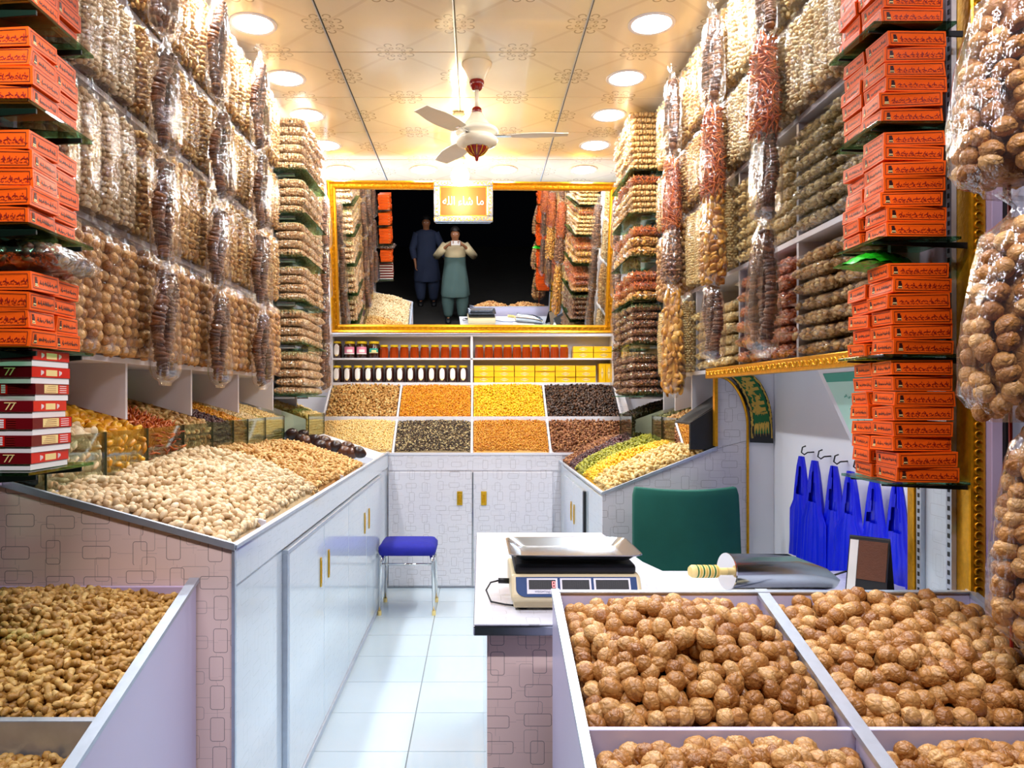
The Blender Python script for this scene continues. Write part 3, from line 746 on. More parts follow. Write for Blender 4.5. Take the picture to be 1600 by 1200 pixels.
def place(name, fm, inner, im, loc, rz, label, cat, group=None, sc_=None, tilt=0):
    o = link(name, fm, None, loc, (tilt, 0, rz)); tag(o, label, cat, group)
    if sc_: o.scale = sc_
    c = link(inner, im, o); c['kind'] = 'stuff'
    return o
TB = {
 'pistachio': [tall_bag('pist_lo', M['paleshell'], .026, .132, .105, .405, s, 'nut_bag', 'pistachio_nuts') for s in (1, 2)],
 'almond': [tall_bag('alm_lo', M['almond'], .030, .132, .105, .405, s, 'nut_bag', 'almond_nuts') for s in (3, 4)],
 'walnut': [tall_bag('walnut', M['walnut'], .044, .134, .11, .42, s, 'nut_bag', 'walnuts') for s in (5, 6)],
 'cashew': [tall_bag('pist_lo', M['cashew'], .027, .132, .105, .405, s, 'nut_bag', 'shelled_nuts') for s in (7, 8)],
 'chickpea': [tall_bag('round', M['seed'], .017, .132, .105, .405, s, 'nut_bag', 'small_seeds') for s in (9,)],
}
rown = ['bottom', 'second', 'third', 'top']
def fill_bay(side, sgn, y0, y1, xface, tier, kind, nb, bay, skip=()):
    wd = (y1-y0-.03)/nb
    for i in range(nb):
        if i in skip: continue
        fm, nm = random.choice(TB[kind]); y = y0+.015+wd*(i+.5)
        dep = random.uniform(-.006, .006)
        wn = {'pistachio': 'pale pistachios', 'almond': 'shelled almonds', 'walnut': 'whole walnuts', 'cashew': 'pale cashews', 'chickpea': 'tiny pale seeds'}[kind]
        wn = {'almond': 'tan almonds'}.get(kind, wn)
        hh = (TZ[tier+1]-TZ[tier]-.022)
        place('nut_bag', fm, {'walnut': 'walnuts'}.get(kind, 'nuts'), nm, (sgn*(xface+.045+dep), y, TZ[tier]+.001), (0 if sgn < 0 else PI)+random.uniform(-.05, .05),
              f"clear bag of {wn}, {on[i]} in {on[bay]} bay, {rown[tier]} shelf, {side} wall", 'bag', f"tall nut bags on the {side} wall shelves",
              (1, wd/.136, min(1.12, (hh-.045)/.41)))
for b in range(4):
    for tier in range(4):
        kind = 'walnut' if tier == 0 else ('pistachio' if (b == 0) else 'almond')
        fill_bay('left', -1, LY[b], LY[b+1], 1.25, tier, kind, 5, b)
for b in range(4):
    for tier in (2, 3): fill_bay('right', 1, RY[b], RY[b+1], 1.16, tier, 'cashew' if b < 2 else 'almond', 5, b)
fill_bay('right', 1, RY[2], RY[3], 1.16, 1, 'chickpea', 5, 2)
fill_bay('right', 1, RY[3], RY[4], 1.16, 1, 'walnut', 5, 3); fill_bay('right', 1, RY[3], RY[4], 1.16, 0, 'chickpea', 5, 3)

for side, sgn, xx in (('left', -1, 1.34), ('right', 1, 1.28)):
    for tier in range(4):
        for i in range(4):
            fm, nm = random.choice(TB['almond' if tier % 2 else 'cashew'])
            place('nut_bag', fm, 'nuts', nm, (sgn*xx, 6.02+.145*i, TZ[tier]+.001), (0 if sgn < 0 else PI)+random.uniform(-.05, .05), f"clear bag of pale nuts, {on[i]} behind the {side} corner rack, {rown[tier]} row", 'bag', f"tall nut bags behind the {side} corner rack", (1, 1.03, 1.0))
    bs_ = empty('corner_shelf', (0, 0, 0), f"white shelf column beside the mirror behind the {side} glass rack", 'shelf')
    for z in TZ[:-1]: bx('shelf_board', M['white'], *sorted((sgn*(xx-.05), sgn*1.60)), 5.93, 6.58, z-.02, z, bs_)
# hanging sacks
SK = {
 'fig': [sack('fig', M['fig'], .165, .09, .46, s, 'fruit_sack', 'dried_figs') for s in (1, 2, 3)],
 'stick': [sack('stick', M['orange_strip'], .165, .11, .42, s, 'fruit_sack', 'dried_strips', .026) for s in (4, 5)],
 'amber': [sack('fruit', M['amber'], .165, .11, .44, s, 'fruit_sack', 'dried_fruit', .034) for s in (6, 7)],
 'brown': [sack('alm_lo', M['kernel_d'], .165, .11, .42, s, 'fruit_sack', 'kernels', .030) for s in (8,)],
}
SN = {'fig': 'dark dried figs', 'stick': 'orange dried fruit strips', 'amber': 'amber dried fruit', 'brown': 'brown kernels'}
IN = {'fig': 'dried_figs', 'stick': 'dried_strips', 'amber': 'dried_fruit', 'brown': 'kernels'}
def hang(kind, x, y, z1, z0, side, label, wmul=1):
    k = random.randrange(len(SK[kind])); fm, im = SK[kind][k]; h0 = {'fig': .46, 'stick': .42, 'amber': .44, 'brown': .42}[kind]
    o = place('fruit_sack', fm, IN[kind], im, (x, y, z1), (0 if side == 'left' else PI)+random.uniform(-.15, .15), label, 'bag', f'hanging sacks in front of the {side} shelves', (1, wmul, (z1-z0)/h0))
    o.rotation_euler[0] = random.uniform(-.05, .05)
    MB().tube([(0, 0, .0), (-.004, 0, .02), (-.03, 0, .03)], .0025, 6).build('hook', M['chrome'], o)
spans = [(3.40, 2.86), (2.88, 2.42), (2.44, 2.0), (2.04, 1.56)]
for c, (y, xx) in enumerate(((2.90, -1.17), (3.53, -1.18), (4.20, -1.18))):
    for k, (z1, z0) in enumerate(spans):
        hang('fig', xx+.005*(k % 2), y+random.uniform(-.02, .02), z1-.02+random.uniform(-.02, .02), z0, 'left', f"clear sack of dark dried figs, {['topmost', 'second', 'third', 'lowest'][k]} in the {on[c]} hanging column, left wall")
for k, (z1, z0) in enumerate(((3.15, 2.7), (2.75, 2.3), (2.36, 1.92), (1.98, 1.56))):
    hang('fig', -1.22, 6.2, z1, z0, 'left', f"clear sack of dried figs, {['topmost', 'second', 'third', 'lowest'][k]} beside the left edge of the mirror", .9)
    hang('fig', 1.13, 6.2, z1, z0, 'right', f"clear sack of dried figs, {['topmost', 'second', 'third', 'lowest'][k]} beside the right edge of the mirror", .9)
RC = [(2.94, [('fig', 3.26, 2.88), ('stick', 2.93, 2.49), ('fig', 2.58, 2.18), ('fig', 2.20, 1.67)]),
      (3.58, [('fig', 3.32, 2.86), ('stick', 2.91, 2.42), ('amber', 2.51, 2.03), ('fig', 2.06, 1.68)]),
      (4.33, [('fig', 3.34, 2.87), ('stick', 2.90, 2.44), ('brown', 2.50, 2.14), ('amber', 2.18, 1.52)])]
for c, (y, L) in enumerate(RC):
    for k, (kd, z1, z0) in enumerate(L):
        hang(kd, 1.10, y, z1, z0, 'right', f"sack of {SN[kd]}, {['topmost', 'second', 'third', 'lowest'][k]} in the {on[c]} hanging column, right wall", 1.05)

# lying pillow bags on right shelves
PL = {
 'green': [pillow('pist_lo', M['olive_nut'], .022, .30, .20, .058, s, 'pillow_bag', 'nuts') for s in (1, 2)],
 'olive': [pillow('pist_lo', M['kernel'], .022, .30, .20, .058, s, 'pillow_bag', 'nuts') for s in (3, 4)],
 'orange': [pillow('disc', M['orange_strip'], .028, .30, .20, .07, s, 'pillow_bag', 'dried_fruit') for s in (5, 6)],
 'pale': [pillow('pist_lo', M['seed'], .022, .30, .20, .055, s, 'pillow_bag', 'nuts') for s in (7,)],
 'rackpale': [pillow('round', M['tan_peanut'], .019, .20, .20, .062, s, 'pillow_bag', 'nuts') for s in (8, 9)],
 'rackthin': [pillow('round', M['almond'], .018, .20, .20, .040, s, 'pillow_bag', 'nuts') for s in (10, 11)],
 'rackbrown': [pillow('alm_lo', M['kernel_d'], .022, .20, .20, .058, s, 'pillow_bag', 'nuts') for s in (12, 13)],
 'rackorange': [pillow('stick', M['orange_strip'], .02, .20, .20, .07, s, 'pillow_bag', 'dried_fruit') for s in (14, 15)],
 'rackyellow': [pillow('disc', M['amber'], .026, .20, .20, .075, s, 'pillow_bag', 'dried_fruit') for s in (16,)],
}
PN = {'green': 'olive tan nuts', 'olive': 'olive brown kernels', 'orange': 'orange dried fruit', 'pale': 'pale nuts', 'rackpale': 'pale round nuts', 'rackthin': 'tan nuts, thin',
      'rackbrown': 'reddish brown nuts', 'rackorange': 'orange dried strips', 'rackyellow': 'yellow dried fruit'}
def lay(kind, x, y, z, rz, label, group, tilt=0.0, sy=1.0, inner='nuts'):
    fm, im = random.choice(PL[kind]); 
    o = place('pillow_bag', fm, 'nuts' if 'fruit' not in im.name else 'dried_fruit', im, (x, y, z), rz+random.uniform(-.06, .06), label, 'bag', group, (1, sy, 1))
    o.rotation_euler[1] = tilt
    return o
def shelf_stack(y0, y1, z, n, kind, bayn, ncol=2):
    step = {'green': .056, 'olive': .056, 'orange': .068, 'pale': .053}[kind]
    wd = (y1-y0-.02)/ncol
    for c in range(ncol):
        for k in range(n):
            lay(kind, 1.345+random.uniform(-.012, .012), y0+.01+wd*(c+.5), z+.001+k*step, 0, f"flat bag of {PN[kind]}, {on[k]} from bottom, {['nearer', 'farther'][c] if ncol == 2 else on[c]} stack, {bayn}", 'flat nut bags stacked on the right wall shelves', sy=wd/.205)
shelf_stack(RY[0], RY[1], TZ[1], 7, 'green', 'second shelf by cartons')
shelf_stack(RY[0], RY[1], TZ[0], 7, 'olive', 'bottom shelf by cartons')
shelf_stack(RY[1], RY[2], TZ[1], 7, 'pale', 'second shelf, middle bay')
shelf_stack(RY[1], RY[2], TZ[0], 6, 'orange', 'bottom shelf, middle bay')
shelf_stack(RY[2], RY[3], TZ[0], 6, 'pale', 'bottom shelf, third bay')

# corner racks with glass shelves
def rack(side, sgn, shelves, contents):
    xa = {'left': (-1.37, -1.13), 'right': (1.01, 1.25)}[side]; y0, y1 = 5.1, 5.76
    root = empty('glass_shelf_rack', (0, 0, 0), f"glass shelf rack stacked with flat bags at the {side} end before the mirror", 'rack')
    xs = xa[0] if sgn < 0 else xa[1]
    bx('rack_back', M['white'], min(xs, sgn*1.62), max(xs, sgn*1.62), y0+.02, y1+.1, 1.5, CEIL-.002, root, bevel=0)
    for s, z in enumerate(shelves):
        bx('glass_shelf', M['greenglass'], xa[0], xa[1], y0-.01, y1, z-.009, z-.001, root, bevel=0)
        for yb in (5.2, 5.6): bx('bracket', M['chrome'], xa[0]+(.0 if sgn < 0 else .1), xa[1]-(.1 if sgn < 0 else 0), yb-.006, yb+.006, z-.022, z-.0095, root, bevel=.001)
    xm = (xa[0]+xa[1])/2
    for s, (z, lst) in enumerate(zip(shelves, contents)):
        for c in range(3):
            zz = z
            for k, kd in enumerate(lst):
                st = {'rackpale': .059, 'rackthin': .039, 'rackbrown': .055, 'rackorange': .066, 'rackyellow': .07}[kd]
                lay(kd, xm-sgn*.0+random.uniform(-.012, .012), y0+.11+c*.215, zz, 0 if c % 2 else PI, f"flat bag of {PN[kd]}, {on[k]} up, {['front', 'middle', 'rear'][c]} stack, {on[s]} shelf, {side} rack", f"flat bags on the {side} glass rack", sy=1.02)
                zz += st
shz = [1.517, 1.857, 2.145, 2.44, 2.73, 3.02]
rack('left', -1, shz, [['rackpale']*5, ['rackpale']*4, ['rackpale']*4, ['rackpale']*4, ['rackpale']*4, ['rackpale']*6])
rack('right', 1, shz, [['rackbrown']*5, ['rackbrown']*5, ['rackyellow', 'rackorange', 'rackorange'], ['rackyellow', 'rackyellow', 'rackorange'], ['rackthin']*5+['rackorange'], ['rackthin']*10])

# ------------------------------------------------------------ COUNTERS
zl = lambda x: 1.07+(-.71-x)*.27
lc = empty('display_counter', (0, 0, 0), 'long white laminate counter with sloping nut bins along the left wall', 'counter')
MB().prism([(-.71, 0.0), (-.71, 1.03), (-1.60, zl(-1.60)-.05), (-1.60, 0.0)], 2.225, 6.06, 1).build('carcass', M['lam_y'], lc)
MB().prism([(-.70, 0.0), (-.70, 1.078), (-1.60, zl(-1.60)+.004), (-1.60, 0.0)], 2.21, 2.226, 1).build('end_panel', M['lam_xl'], lc)
MB().prism([(-.695, 1.062), (-.695, 1.082), (-1.60, zl(-1.60)+.02), (-1.60, zl(-1.60)+.0)], 2.202, 2.216, 1).build('edge_strip', M['alu'], lc)
bx('edge_strip', M['alu'], -.712, -.690, 2.21, 6.06, 1.066, 1.078, lc)
bx('front_rail', M['lam_y'], -.715, -.700, 2.226, 6.06, .955, 1.068, lc)
bx('corner_strip', M['alu'], -.705, -.695, 2.205, 2.222, 0, 1.07, lc)
for y in (2.62, 4.14, 4.95, 5.32):
    MB().prism([(-.72, 1.0), (-.72, 1.082), (-1.25, zl(-1.25)+.012), (-1.25, 1.10)], y-.006, y+.006, 1).build('bin_divider', M['white'], lc)
def door(parent, yA, yB, x, z0, z1, handle_y, sgn=1):
    d = MB().box(min(x, x+sgn*.014), max(x, x+sgn*.014), yA+.003, yB-.003, z0, z1).build('cabinet_door', M['lam_y'], parent, bevel=.002)
    xx = x+sgn*.014
    MB().box(min(xx, xx+sgn*.006), max(xx, xx+sgn*.006), handle_y-.011, handle_y+.011, .66, .79).build('handle', M['brass'], d, bevel=.002)
    MB().box(min(xx, xx+sgn*.0075), max(xx, xx+sgn*.0075), handle_y-.005, handle_y+.005, .675, .775).build('handle_recess', M['gold'], d, bevel=.001)
for (a, b, h) in ((2.84, 3.5, 3.42), (3.5, 4.17, 3.60), (4.17, 4.84, 4.76), (4.84, 5.5, 4.95)): door(lc, a, b, -.71, .03, .93, h)
bx('door_track', M['alu'], -.71, -.688, 2.80, 5.55, .93, .945, lc); bx('door_track', M['alu'], -.71, -.688, 2.80, 5.55, .0, .03, lc)
bx('door_jamb', M['alu'], -.71, -.69, 2.80, 2.835, .03, .93, lc)

bc = empty('display_counter', (0, 0, 0), 'white laminate counter with eight sloping bins below the mirror', 'counter')
MB().prism([(6.08, 0), (6.08, 1.054), (6.80, 1.55), (6.94, 1.55), (6.94, 0)], -1.3, 1.3, 0).build('carcass', M['lam_x'], bc)
MB().box(-.70, .675, 6.072, 6.081, .93, 1.05).build('front_rail', M['lam_x'], bc)
for (a, b, hx) in ((-.70, -.035, -.135), (-.030, .60, .055)):
    d = MB().box(a+.003, b-.003, 6.058, 6.078, .02, .915).build('cabinet_door', M['lam_x'], bc, bevel=.002)
    MB().box(hx-.022, hx+.022, 6.050, 6.058, .655, .765).build('handle', M['brass'], d, bevel=.003)
    MB().box(hx-.011, hx+.011, 6.047, 6.052, .675, .745).build('handle_recess', M['gold'], d, bevel=.002)
bx('door_stile', M['chrome'], -.036, -.028, 6.055, 6.08, .02, .915, bc)
sl = lambda y: 1.054+.758*(y-6.08)
for x in (-1.285, -.665, -.04, .585, 1.21):
    MB().prism([(6.075, 1.0), (6.075, 1.07), (6.80, sl(6.80)+.03), (6.80, 1.5)], x-.008, x+.008, 0).build('bin_divider', M['white'], bc)
MB().box(-1.3, 1.25, 6.068, 6.084, 1.05, 1.068).build('bin_rail', M['white'], bc)
MB().box(-1.3, 1.25, 6.40, 6.425, sl(6.4)-.05, sl(6.42)+.035).build('bin_rail', M['white'], bc)

rc = empty('display_counter', (0, 0, 0), 'white laminate counter with striped dried fruit bins behind the green chair', 'counter')
zr = lambda x: 1.0+(x-.66)*.40
MB().prism([(.665, 0), (.665, .97), (1.25, zr(1.25)-.04), (1.60, zr(1.25)-.04), (1.60, 0)], 4.02, 6.07, 1).build('carcass', M['lam_y'], rc)
MB().prism([(.655, 0), (.655, 1.0), (1.25, zr(1.25)), (1.41, 1.278), (1.41, 0)], 4.0, 4.018, 1).build('end_panel', M['lam_x'], rc)
MB().prism([(.650, .995), (.650, 1.010), (1.25, zr(1.25)+.012), (1.25, zr(1.25)-.004)], 3.992, 4.006, 1).build('edge_strip', M['alu'], rc)
bx('edge_strip', M['alu'], .648, .668, 4.0, 6.07, .995, 1.008, rc)
for (a, b, h) in ((4.72, 5.20, 5.12), (5.20, 5.70, 5.28)): door(rc, a, b, .664, .03, .93, h, -1)
bx('door_jamb', M['dark'], .650, .664, 4.67, 4.72, .03, .93, rc)
# alcove upper panel with curved gilt edge
poly = [(1.25, 1.345), (1.25, 1.61)]; arc = [(1.27+.14*math.sin(t*PI/2)**.9, 1.61-.26*(1-math.cos(t*PI/2))**.8) for t in np.linspace(0, 1, 14)]
poly = [(1.25, 1.238), (1.25, 1.61)]+arc+[(1.41, 1.28)]
MB().prism(poly, 4.0, 4.018, 1).build('wall_alcove_panel', M['lam_x'])['kind'] = 'structure'
MB().tube([(x, 3.997, z) for x, z in arc]+[(1.41, 3.997, 1.2), (1.412, 3.997, .0)], .007, 8).build('trim_6', M['gold'])['kind'] = 'structure'
bx('trim_7', M['gold'], 1.235, 1.252, 3.985, 4.02, 1.25, 1.61, kind='structure')
w3 = bx('wall_alcove', M['wallwhite'], 1.412, 1.549, 4.004, 4.019, 0, 1.63, kind='structure', bevel=0)
bx('wall_alcove_side', M['wallwhite'], 1.55, 1.618, 2.4, 4.02, 0, 1.64, kind='structure', bevel=0)
# green banner
bo = MB(); inner = [(1.285+.135*math.sin(t*PI/2)**.9, 1.62-.27*(1-math.cos(t*PI/2))**.8) for t in np.linspace(0, 1, 18)]
outer = [(1.385+.150*math.sin(t*PI/2)**.85, 1.635-.27*(1-math.cos(t*PI/2))**.85) for t in np.linspace(0, 1, 18)]
inner.append((1.42, 1.27)); outer.append((1.54, 1.265)); nb = len(inner)
def bpos(s, t, off=0):
    f = t*(nb-1); i = min(nb-2, int(f)); g = f-i
    a = Vector(inner[i]).lerp(Vector(inner[i+1]), g); b = Vector(outer[i]).lerp(Vector(outer[i+1]), g); p = a.lerp(b, s)
    return (p.x, 3.986-off, p.y)
def strip(mb, fn, s0, s1, t0, t1, mi, off, n=20):
    V = []; Fc = []
    for i in range(n+1):
        t = t0+(t1-t0)*i/n; V += [fn(s0, t, off), fn(s1, t, off)]
    for i in range(n): Fc.append((2*i, 2*i+1, 2*i+3, 2*i+2))
    mb.add(V, Fc, mi)
V = [bpos(s, t/(24), d) for t in range(25) for s in (0, 1) for d in (0, -.008)]
Fc = []
for i in range(24):
    a = i*4; Fc += [(a, a+2, a+6, a+4), (a+1, a+5, a+7, a+3), (a, a+4, a+5, a+1), (a+2, a+3, a+7, a+6)]
bo.add(V, Fc+[(0, 1, 3, 2), (96, 98, 99, 97)], 2)
strip(bo, bpos, .16, .86, .03, .97, 0, .0012); 
def squig(n, seed, w, h):
    r = random.Random(seed); out = []; x = 0
    while x < n:
        L = r.uniform(.6, 1.6); pts = []
        for k in range(9):
            s = k/8; pts.append((x+s*L, .35*math.sin(s*PI*r.choice([1, 2]))+(.55*s if r.random() < .25 else 0)))
        out.append(pts); 
        if r.random() < .5: out.append([(x+L*.4, .75), (x+L*.55, .85)])
        if r.random() < .4: out.append([(x+L*.5, -.1), (x+L*.52, 1.0)])
        x += L+.25
    return [[(px/n*w, py*h) for px, py in p] for p in out]
STK = [0]
def stroke(mb, pts, wdt, fn, mi, sign=1):
    """pts in (s,t) of a surface fn(s,t)->3D with outward offset"""
    for a, b in zip(pts[:-1], pts[1:]):
        d = Vector(b)-Vector(a)
        if d.length < 1e-6: continue
        n = Vector((-d.y, d.x)).normalized()*wdt/2
        P = [(a[0]+n.x, a[1]+n.y), (a[0]-n.x, a[1]-n.y), (b[0]-n.x, b[1]-n.y), (b[0]+n.x, b[1]+n.y)]
        STK[0] += 1; p0 = Vector(fn(*a)); nv = (Vector(fn(a[0]+.01, a[1]))-p0).cross(Vector(fn(a[0], a[1]-.01 if a[1] > .5 else a[1]+.01))-p0)*(-1 if a[1] > .5 else 1)
        nv = nv.normalized()*sign*.00004*(STK[0] % 13)
        mb.add([Vector(fn(*p))+nv for p in P], [(0, 1, 2, 3)], mi)
rr = random.Random(3)
for k in range(46):
    t = k/46; 
    for s in (.08, .93): stroke(bo, [(s+rr.uniform(-.05, .05), t), (s+rr.uniform(-.05, .05), t+.02), (s+rr.uniform(-.07, .07), t+.03)], .035, lambda s, t: bpos(s, min(.985, t), .0022), 1, -1)
for lst in squig(9, 5, .55, .34):
    stroke(bo, [(.42+y_, .18+x_) for x_, y_ in lst], .05, lambda s, t: bpos(s, min(.985, t), .0022), 1, -1)
for lst in squig(9, 15, .5, .26):
    stroke(bo, [(.24+y_, .26+x_) for x_, y_ in lst], .03, lambda s, t: bpos(s, min(.985, t), .0022), 1, -1)
for lst in squig(8, 8, .5, .035): stroke(bo, [(.26+x_, .77+y_) for x_, y_ in lst], .02, lambda s, t: bpos(s, min(.985, t), .0022), 1, -1)
for k in range(16): stroke(bo, [(.18+.65*k/16, .965-.02*(k % 3)), (.21+.65*k/16, .93-.02*(k % 2))], .05, lambda s, t: bpos(s, min(.985, t), .0022), 1, -1)
tag(bo.build('calligraphy_banner', [M['bannergreen'], M['goldink'], M['dark']]), 'curved green banner with gold calligraphy on the white alcove wall', 'banner')
# certificate on the alcove side wall, leaning out at its top
cf = MB(); Mx = Matrix.Translation((1.385, 2.68, 1.46)) @ Matrix.Rotation(math.radians(-25), 4, 'Y')
cf.box(-.02, 0, -.24, .24, -.19, .19, 0, Mx); cf.box(-.0215, -.019, -.205, .205, -.155, .155, 1, Mx); cf.box(-.0222, -.02, -.205, .205, .12, .155, 2, Mx)
for k in range(4):
    for lst in squig(8, k+20, .24, .012): 
        for a, b in zip(lst[:-1], lst[1:]): cf.add([(-.0226, .12-a[0], .06-k*.05+a[1]), (-.0226, .12-b[0], .06-k*.05+b[1]), (-.0226, .12-b[0], .056-k*.05+b[1]), (-.0226, .12-a[0], .056-k*.05+a[1])], [(0, 1, 2, 3)], 2, Mx)
cfo = cf.build('certificate', [M['white'], M['mint'], M['teal']])
MB().tube([Mx @ Vector((0, 0, .15)), (1.55, 2.68, 1.60)], .003, 5).tube([Mx @ Vector((0, 0, -.17)), (1.55, 2.68, 1.30)], .004, 5).build('hanging_wire', M['black'], cfo)
tag(cfo, 'white framed mint green certificate leaning from the alcove wall beside the cartons', 'certificate')

# near right upright panel and gilt pillar
bx('wall_front_right', M['lam_y'], 1.42, 1.618, 2.2, 2.46, 0, CEIL, kind='structure')
sp_ = empty('slotted_upright', (0, 0, 0), 'slotted metal upright beside the gold trim, right of the blue carrier bags', 'upright')
u_ = MB(); u_.box(1.405, 1.419, 2.43, 2.455, .6, 1.6)
u_.build('channel', M['alu'], sp_); s_ = MB()
for k in range(40): s_.box(1.4035, 1.406, 2.438, 2.447, .61+k*.025, .623+k*.025)
s_.build('slots', M['dark'], sp_)['kind'] = 'stuff'
bx('trim_1', M['gold'], 1.40, 1.419, 2.462, 2.50, 0, 1.63, kind='structure', bevel=.004)
sp2 = empty('slotted_upright', (0, 0, 0), 'slotted metal upright on the gilt pillar behind the right carton shelves', 'upright')
MB().box(1.335, 1.349, 2.16, 2.185, .6, 3.3).build('channel', M['alu'], sp2); s_ = MB()
for k in range(100): s_.box(1.3335, 1.3355, 2.168, 2.177, .61+k*.026, .623+k*.026)
s_.build('slots', M['dark'], sp2)['kind'] = 'stuff'
pil = MB().box(1.350, 1.395, 2.10, 2.2, 0, CEIL).build('trim_2', M['gold'], bevel=.008); pil['kind'] = 'structure'
orn = MB()
for k in range(110):
    z = .6+k*.025; orn.tube([(1.372+.010*math.cos(t), 2.098, z+.010*math.sin(t)) for t in np.linspace(0, 4.6, 8)], .0028, 5)
orn.build('carving', M['gold'], pil, smooth=True)['kind'] = 'stuff'
bx('trim_3', M['lilac'], 1.395, 1.425, 2.08, 2.2, 0, CEIL, kind='structure')
bx('trim_4', M['black'], 1.425, 1.435, 2.07, 2.2, 0, CEIL, kind='structure')
bx('wall_outer_right', M['concrete'], 1.435, 3.2, 2.1, 2.22, 0, CEIL+.4, kind='structure', bevel=0)
bx('wall_outer_left', M['concrete'], -3.2, -1.51, 2.05, 2.2, 0, CEIL+.4, kind='structure', bevel=0)
bx('trim_5', M['lilac'], -1.50, -1.36, 2.08, 2.2, 1.25, CEIL, kind='structure')
up = empty('slotted_upright', (0, 0, 0), 'slotted blue-grey metal upright at the left shopfront edge', 'upright')
MB().box(-1.375, -1.335, 2.10, 2.15, 1.0, 3.3).build('channel', M['alu'], up, bevel=.003); s_ = MB()
for k in range(90): s_.box(-1.337, -1.3335, 2.12, 2.13, .92+k*.026, .935+k*.026)
s_.build('slots', M['dark'], up)['kind'] = 'stuff'
# canopy beam above the shop front (holds the hanging walnut sacks)
bx('canopy_beam', M['lilac'], -3, 3, 1.25, 1.33, 3.32, 3.7, kind='structure')

# ------------------------------------------------------------ heaps
# left counter
def lpatch(y0, y1, x0=-.73, x1=-1.27, dz=-.005): return [(x0, y0, zl(x0)+dz), (x0, y1, zl(x0)+dz), (x1, y0, zl(x1)+dz), (x1, y1, zl(x1)+dz)]
GP = 'loose pistachios on the near left bin'
heap('pistachio_heap', 'loose pale pistachios filling the nearest sloping bin of the left counter', 'nuts', lpatch(2.235, 2.61), .07, 'pistachio', M['paleshell'], .027, 1.1, 2, 1,
     singles=300, single_name='pistachio', single_label='small pale pistachio lying on top of the nearest left counter bin', single_group=GP)
heap('pistachio_heap', 'pale pistachios heaped against the glass bins in the second left counter bin', 'nuts', lpatch(2.63, 3.55), .115, 'pistachio', M['paleshell'], .027, 1.1, 2, 2)
heap('almond_heap', 'tan shelled almonds heaped midway along the left counter', 'nuts', lpatch(3.42, 4.13), .10, 'almond', M['almond'], .028, 1.1, 2, 3)
heap('almond_heap', 'tan almonds in the far left counter bin before the dried coconuts', 'nuts', lpatch(4.155, 4.94), .06, 'alm_lo', M['almond'], .027, 1.1, 2, 4)
cv = [mesh_np('dried_coconut', V*.085, Fc, M['coconut'], True) for V, Fc in [nut_oval(s, 3, 1.2, .95, .9, .15, 0, .05) for s in range(3)]]
for k in range(19):
    s = (k//2)/9.5; x = -1.22+s*.47; y = 5.05+.13*(k % 2)+random.uniform(-.02, .02)
    o = link('dried_coconut', cv[k % 3], None, (x, y, zl(x)+.035+(.02 if k % 3 == 0 else 0)), (random.random()*.5, random.random()*.5, random.random()*3))
    tag(o, f"dark brown dried coconut, {on[k//2]} from the glass bins, {['nearer', 'farther'][k % 2]} row, left counter", 'coconut', 'dried coconuts on the left counter')
o = MB().add([(-.73, 5.34, zl(-.73)-.01), (-.73, 6.02, zl(-.73)-.01), (-1.25, 6.02, zl(-1.25)+.02), (-1.25, 5.34, zl(-1.25)+.02), (-.73, 5.34, zl(-.73)-.04), (-.73, 6.02, zl(-.73)-.04), (-1.25, 6.02, zl(-1.25)-.01), (-1.25, 5.34, zl(-1.25)-.01)],
    [(0, 1, 2, 3), (7, 6, 5, 4), (0, 4, 5, 1), (1, 5, 6, 2), (2, 6, 7, 3), (3, 7, 4, 0)]).build('empty_bin_board', M['white'], lc)
# back counter bins
bxs = [-1.285, -.665, -.04, .585, 1.21]
rows = [[('seed', 'peach', .016, 'pale peach seeds', 'round'), ('seed', 'mix', .016, 'black and cream sunflower seeds', 'seed'), ('seed', 'raisin_o', .016, 'golden brown seeds', 'seed'), ('almond', 'kernel_d', .026, 'reddish brown almonds', 'alm_lo')],
        [('nut', 'kernel', .028, 'tan brown nuts', 'alm_lo'), ('raisin', 'raisin_g', .017, 'deep golden raisins', 'seed'), ('raisin', 'raisin_y', .022, 'bright yellow raisins', 'seed'), ('raisin', 'raisin_d', .027, 'dark brown dried fruit', 'fruit')]]
for r_, row in enumerate(rows):
    y0, y1 = ((6.095, 6.395), (6.43, 6.80))[r_]
    for k, (nm, mt, sz, desc, kd) in enumerate(row):
        x0, x1 = bxs[k]+.012, bxs[k+1]-.012
        c = [(x0, y0, sl(y0)+.012), (x1, y0, sl(y0)+.012), (x0, y1, sl(y1)+.012), (x1, y1, sl(y1)+.012)]
        heap(nm+'_heap', f"heap of {desc} in the {['lower', 'upper'][r_]} row of bins below the mirror", 'nuts' if nm != 'raisin' else 'dried fruit', c, .035, kd, M[mt], sz, 1.1, 2, k+r_*4, low=.35)
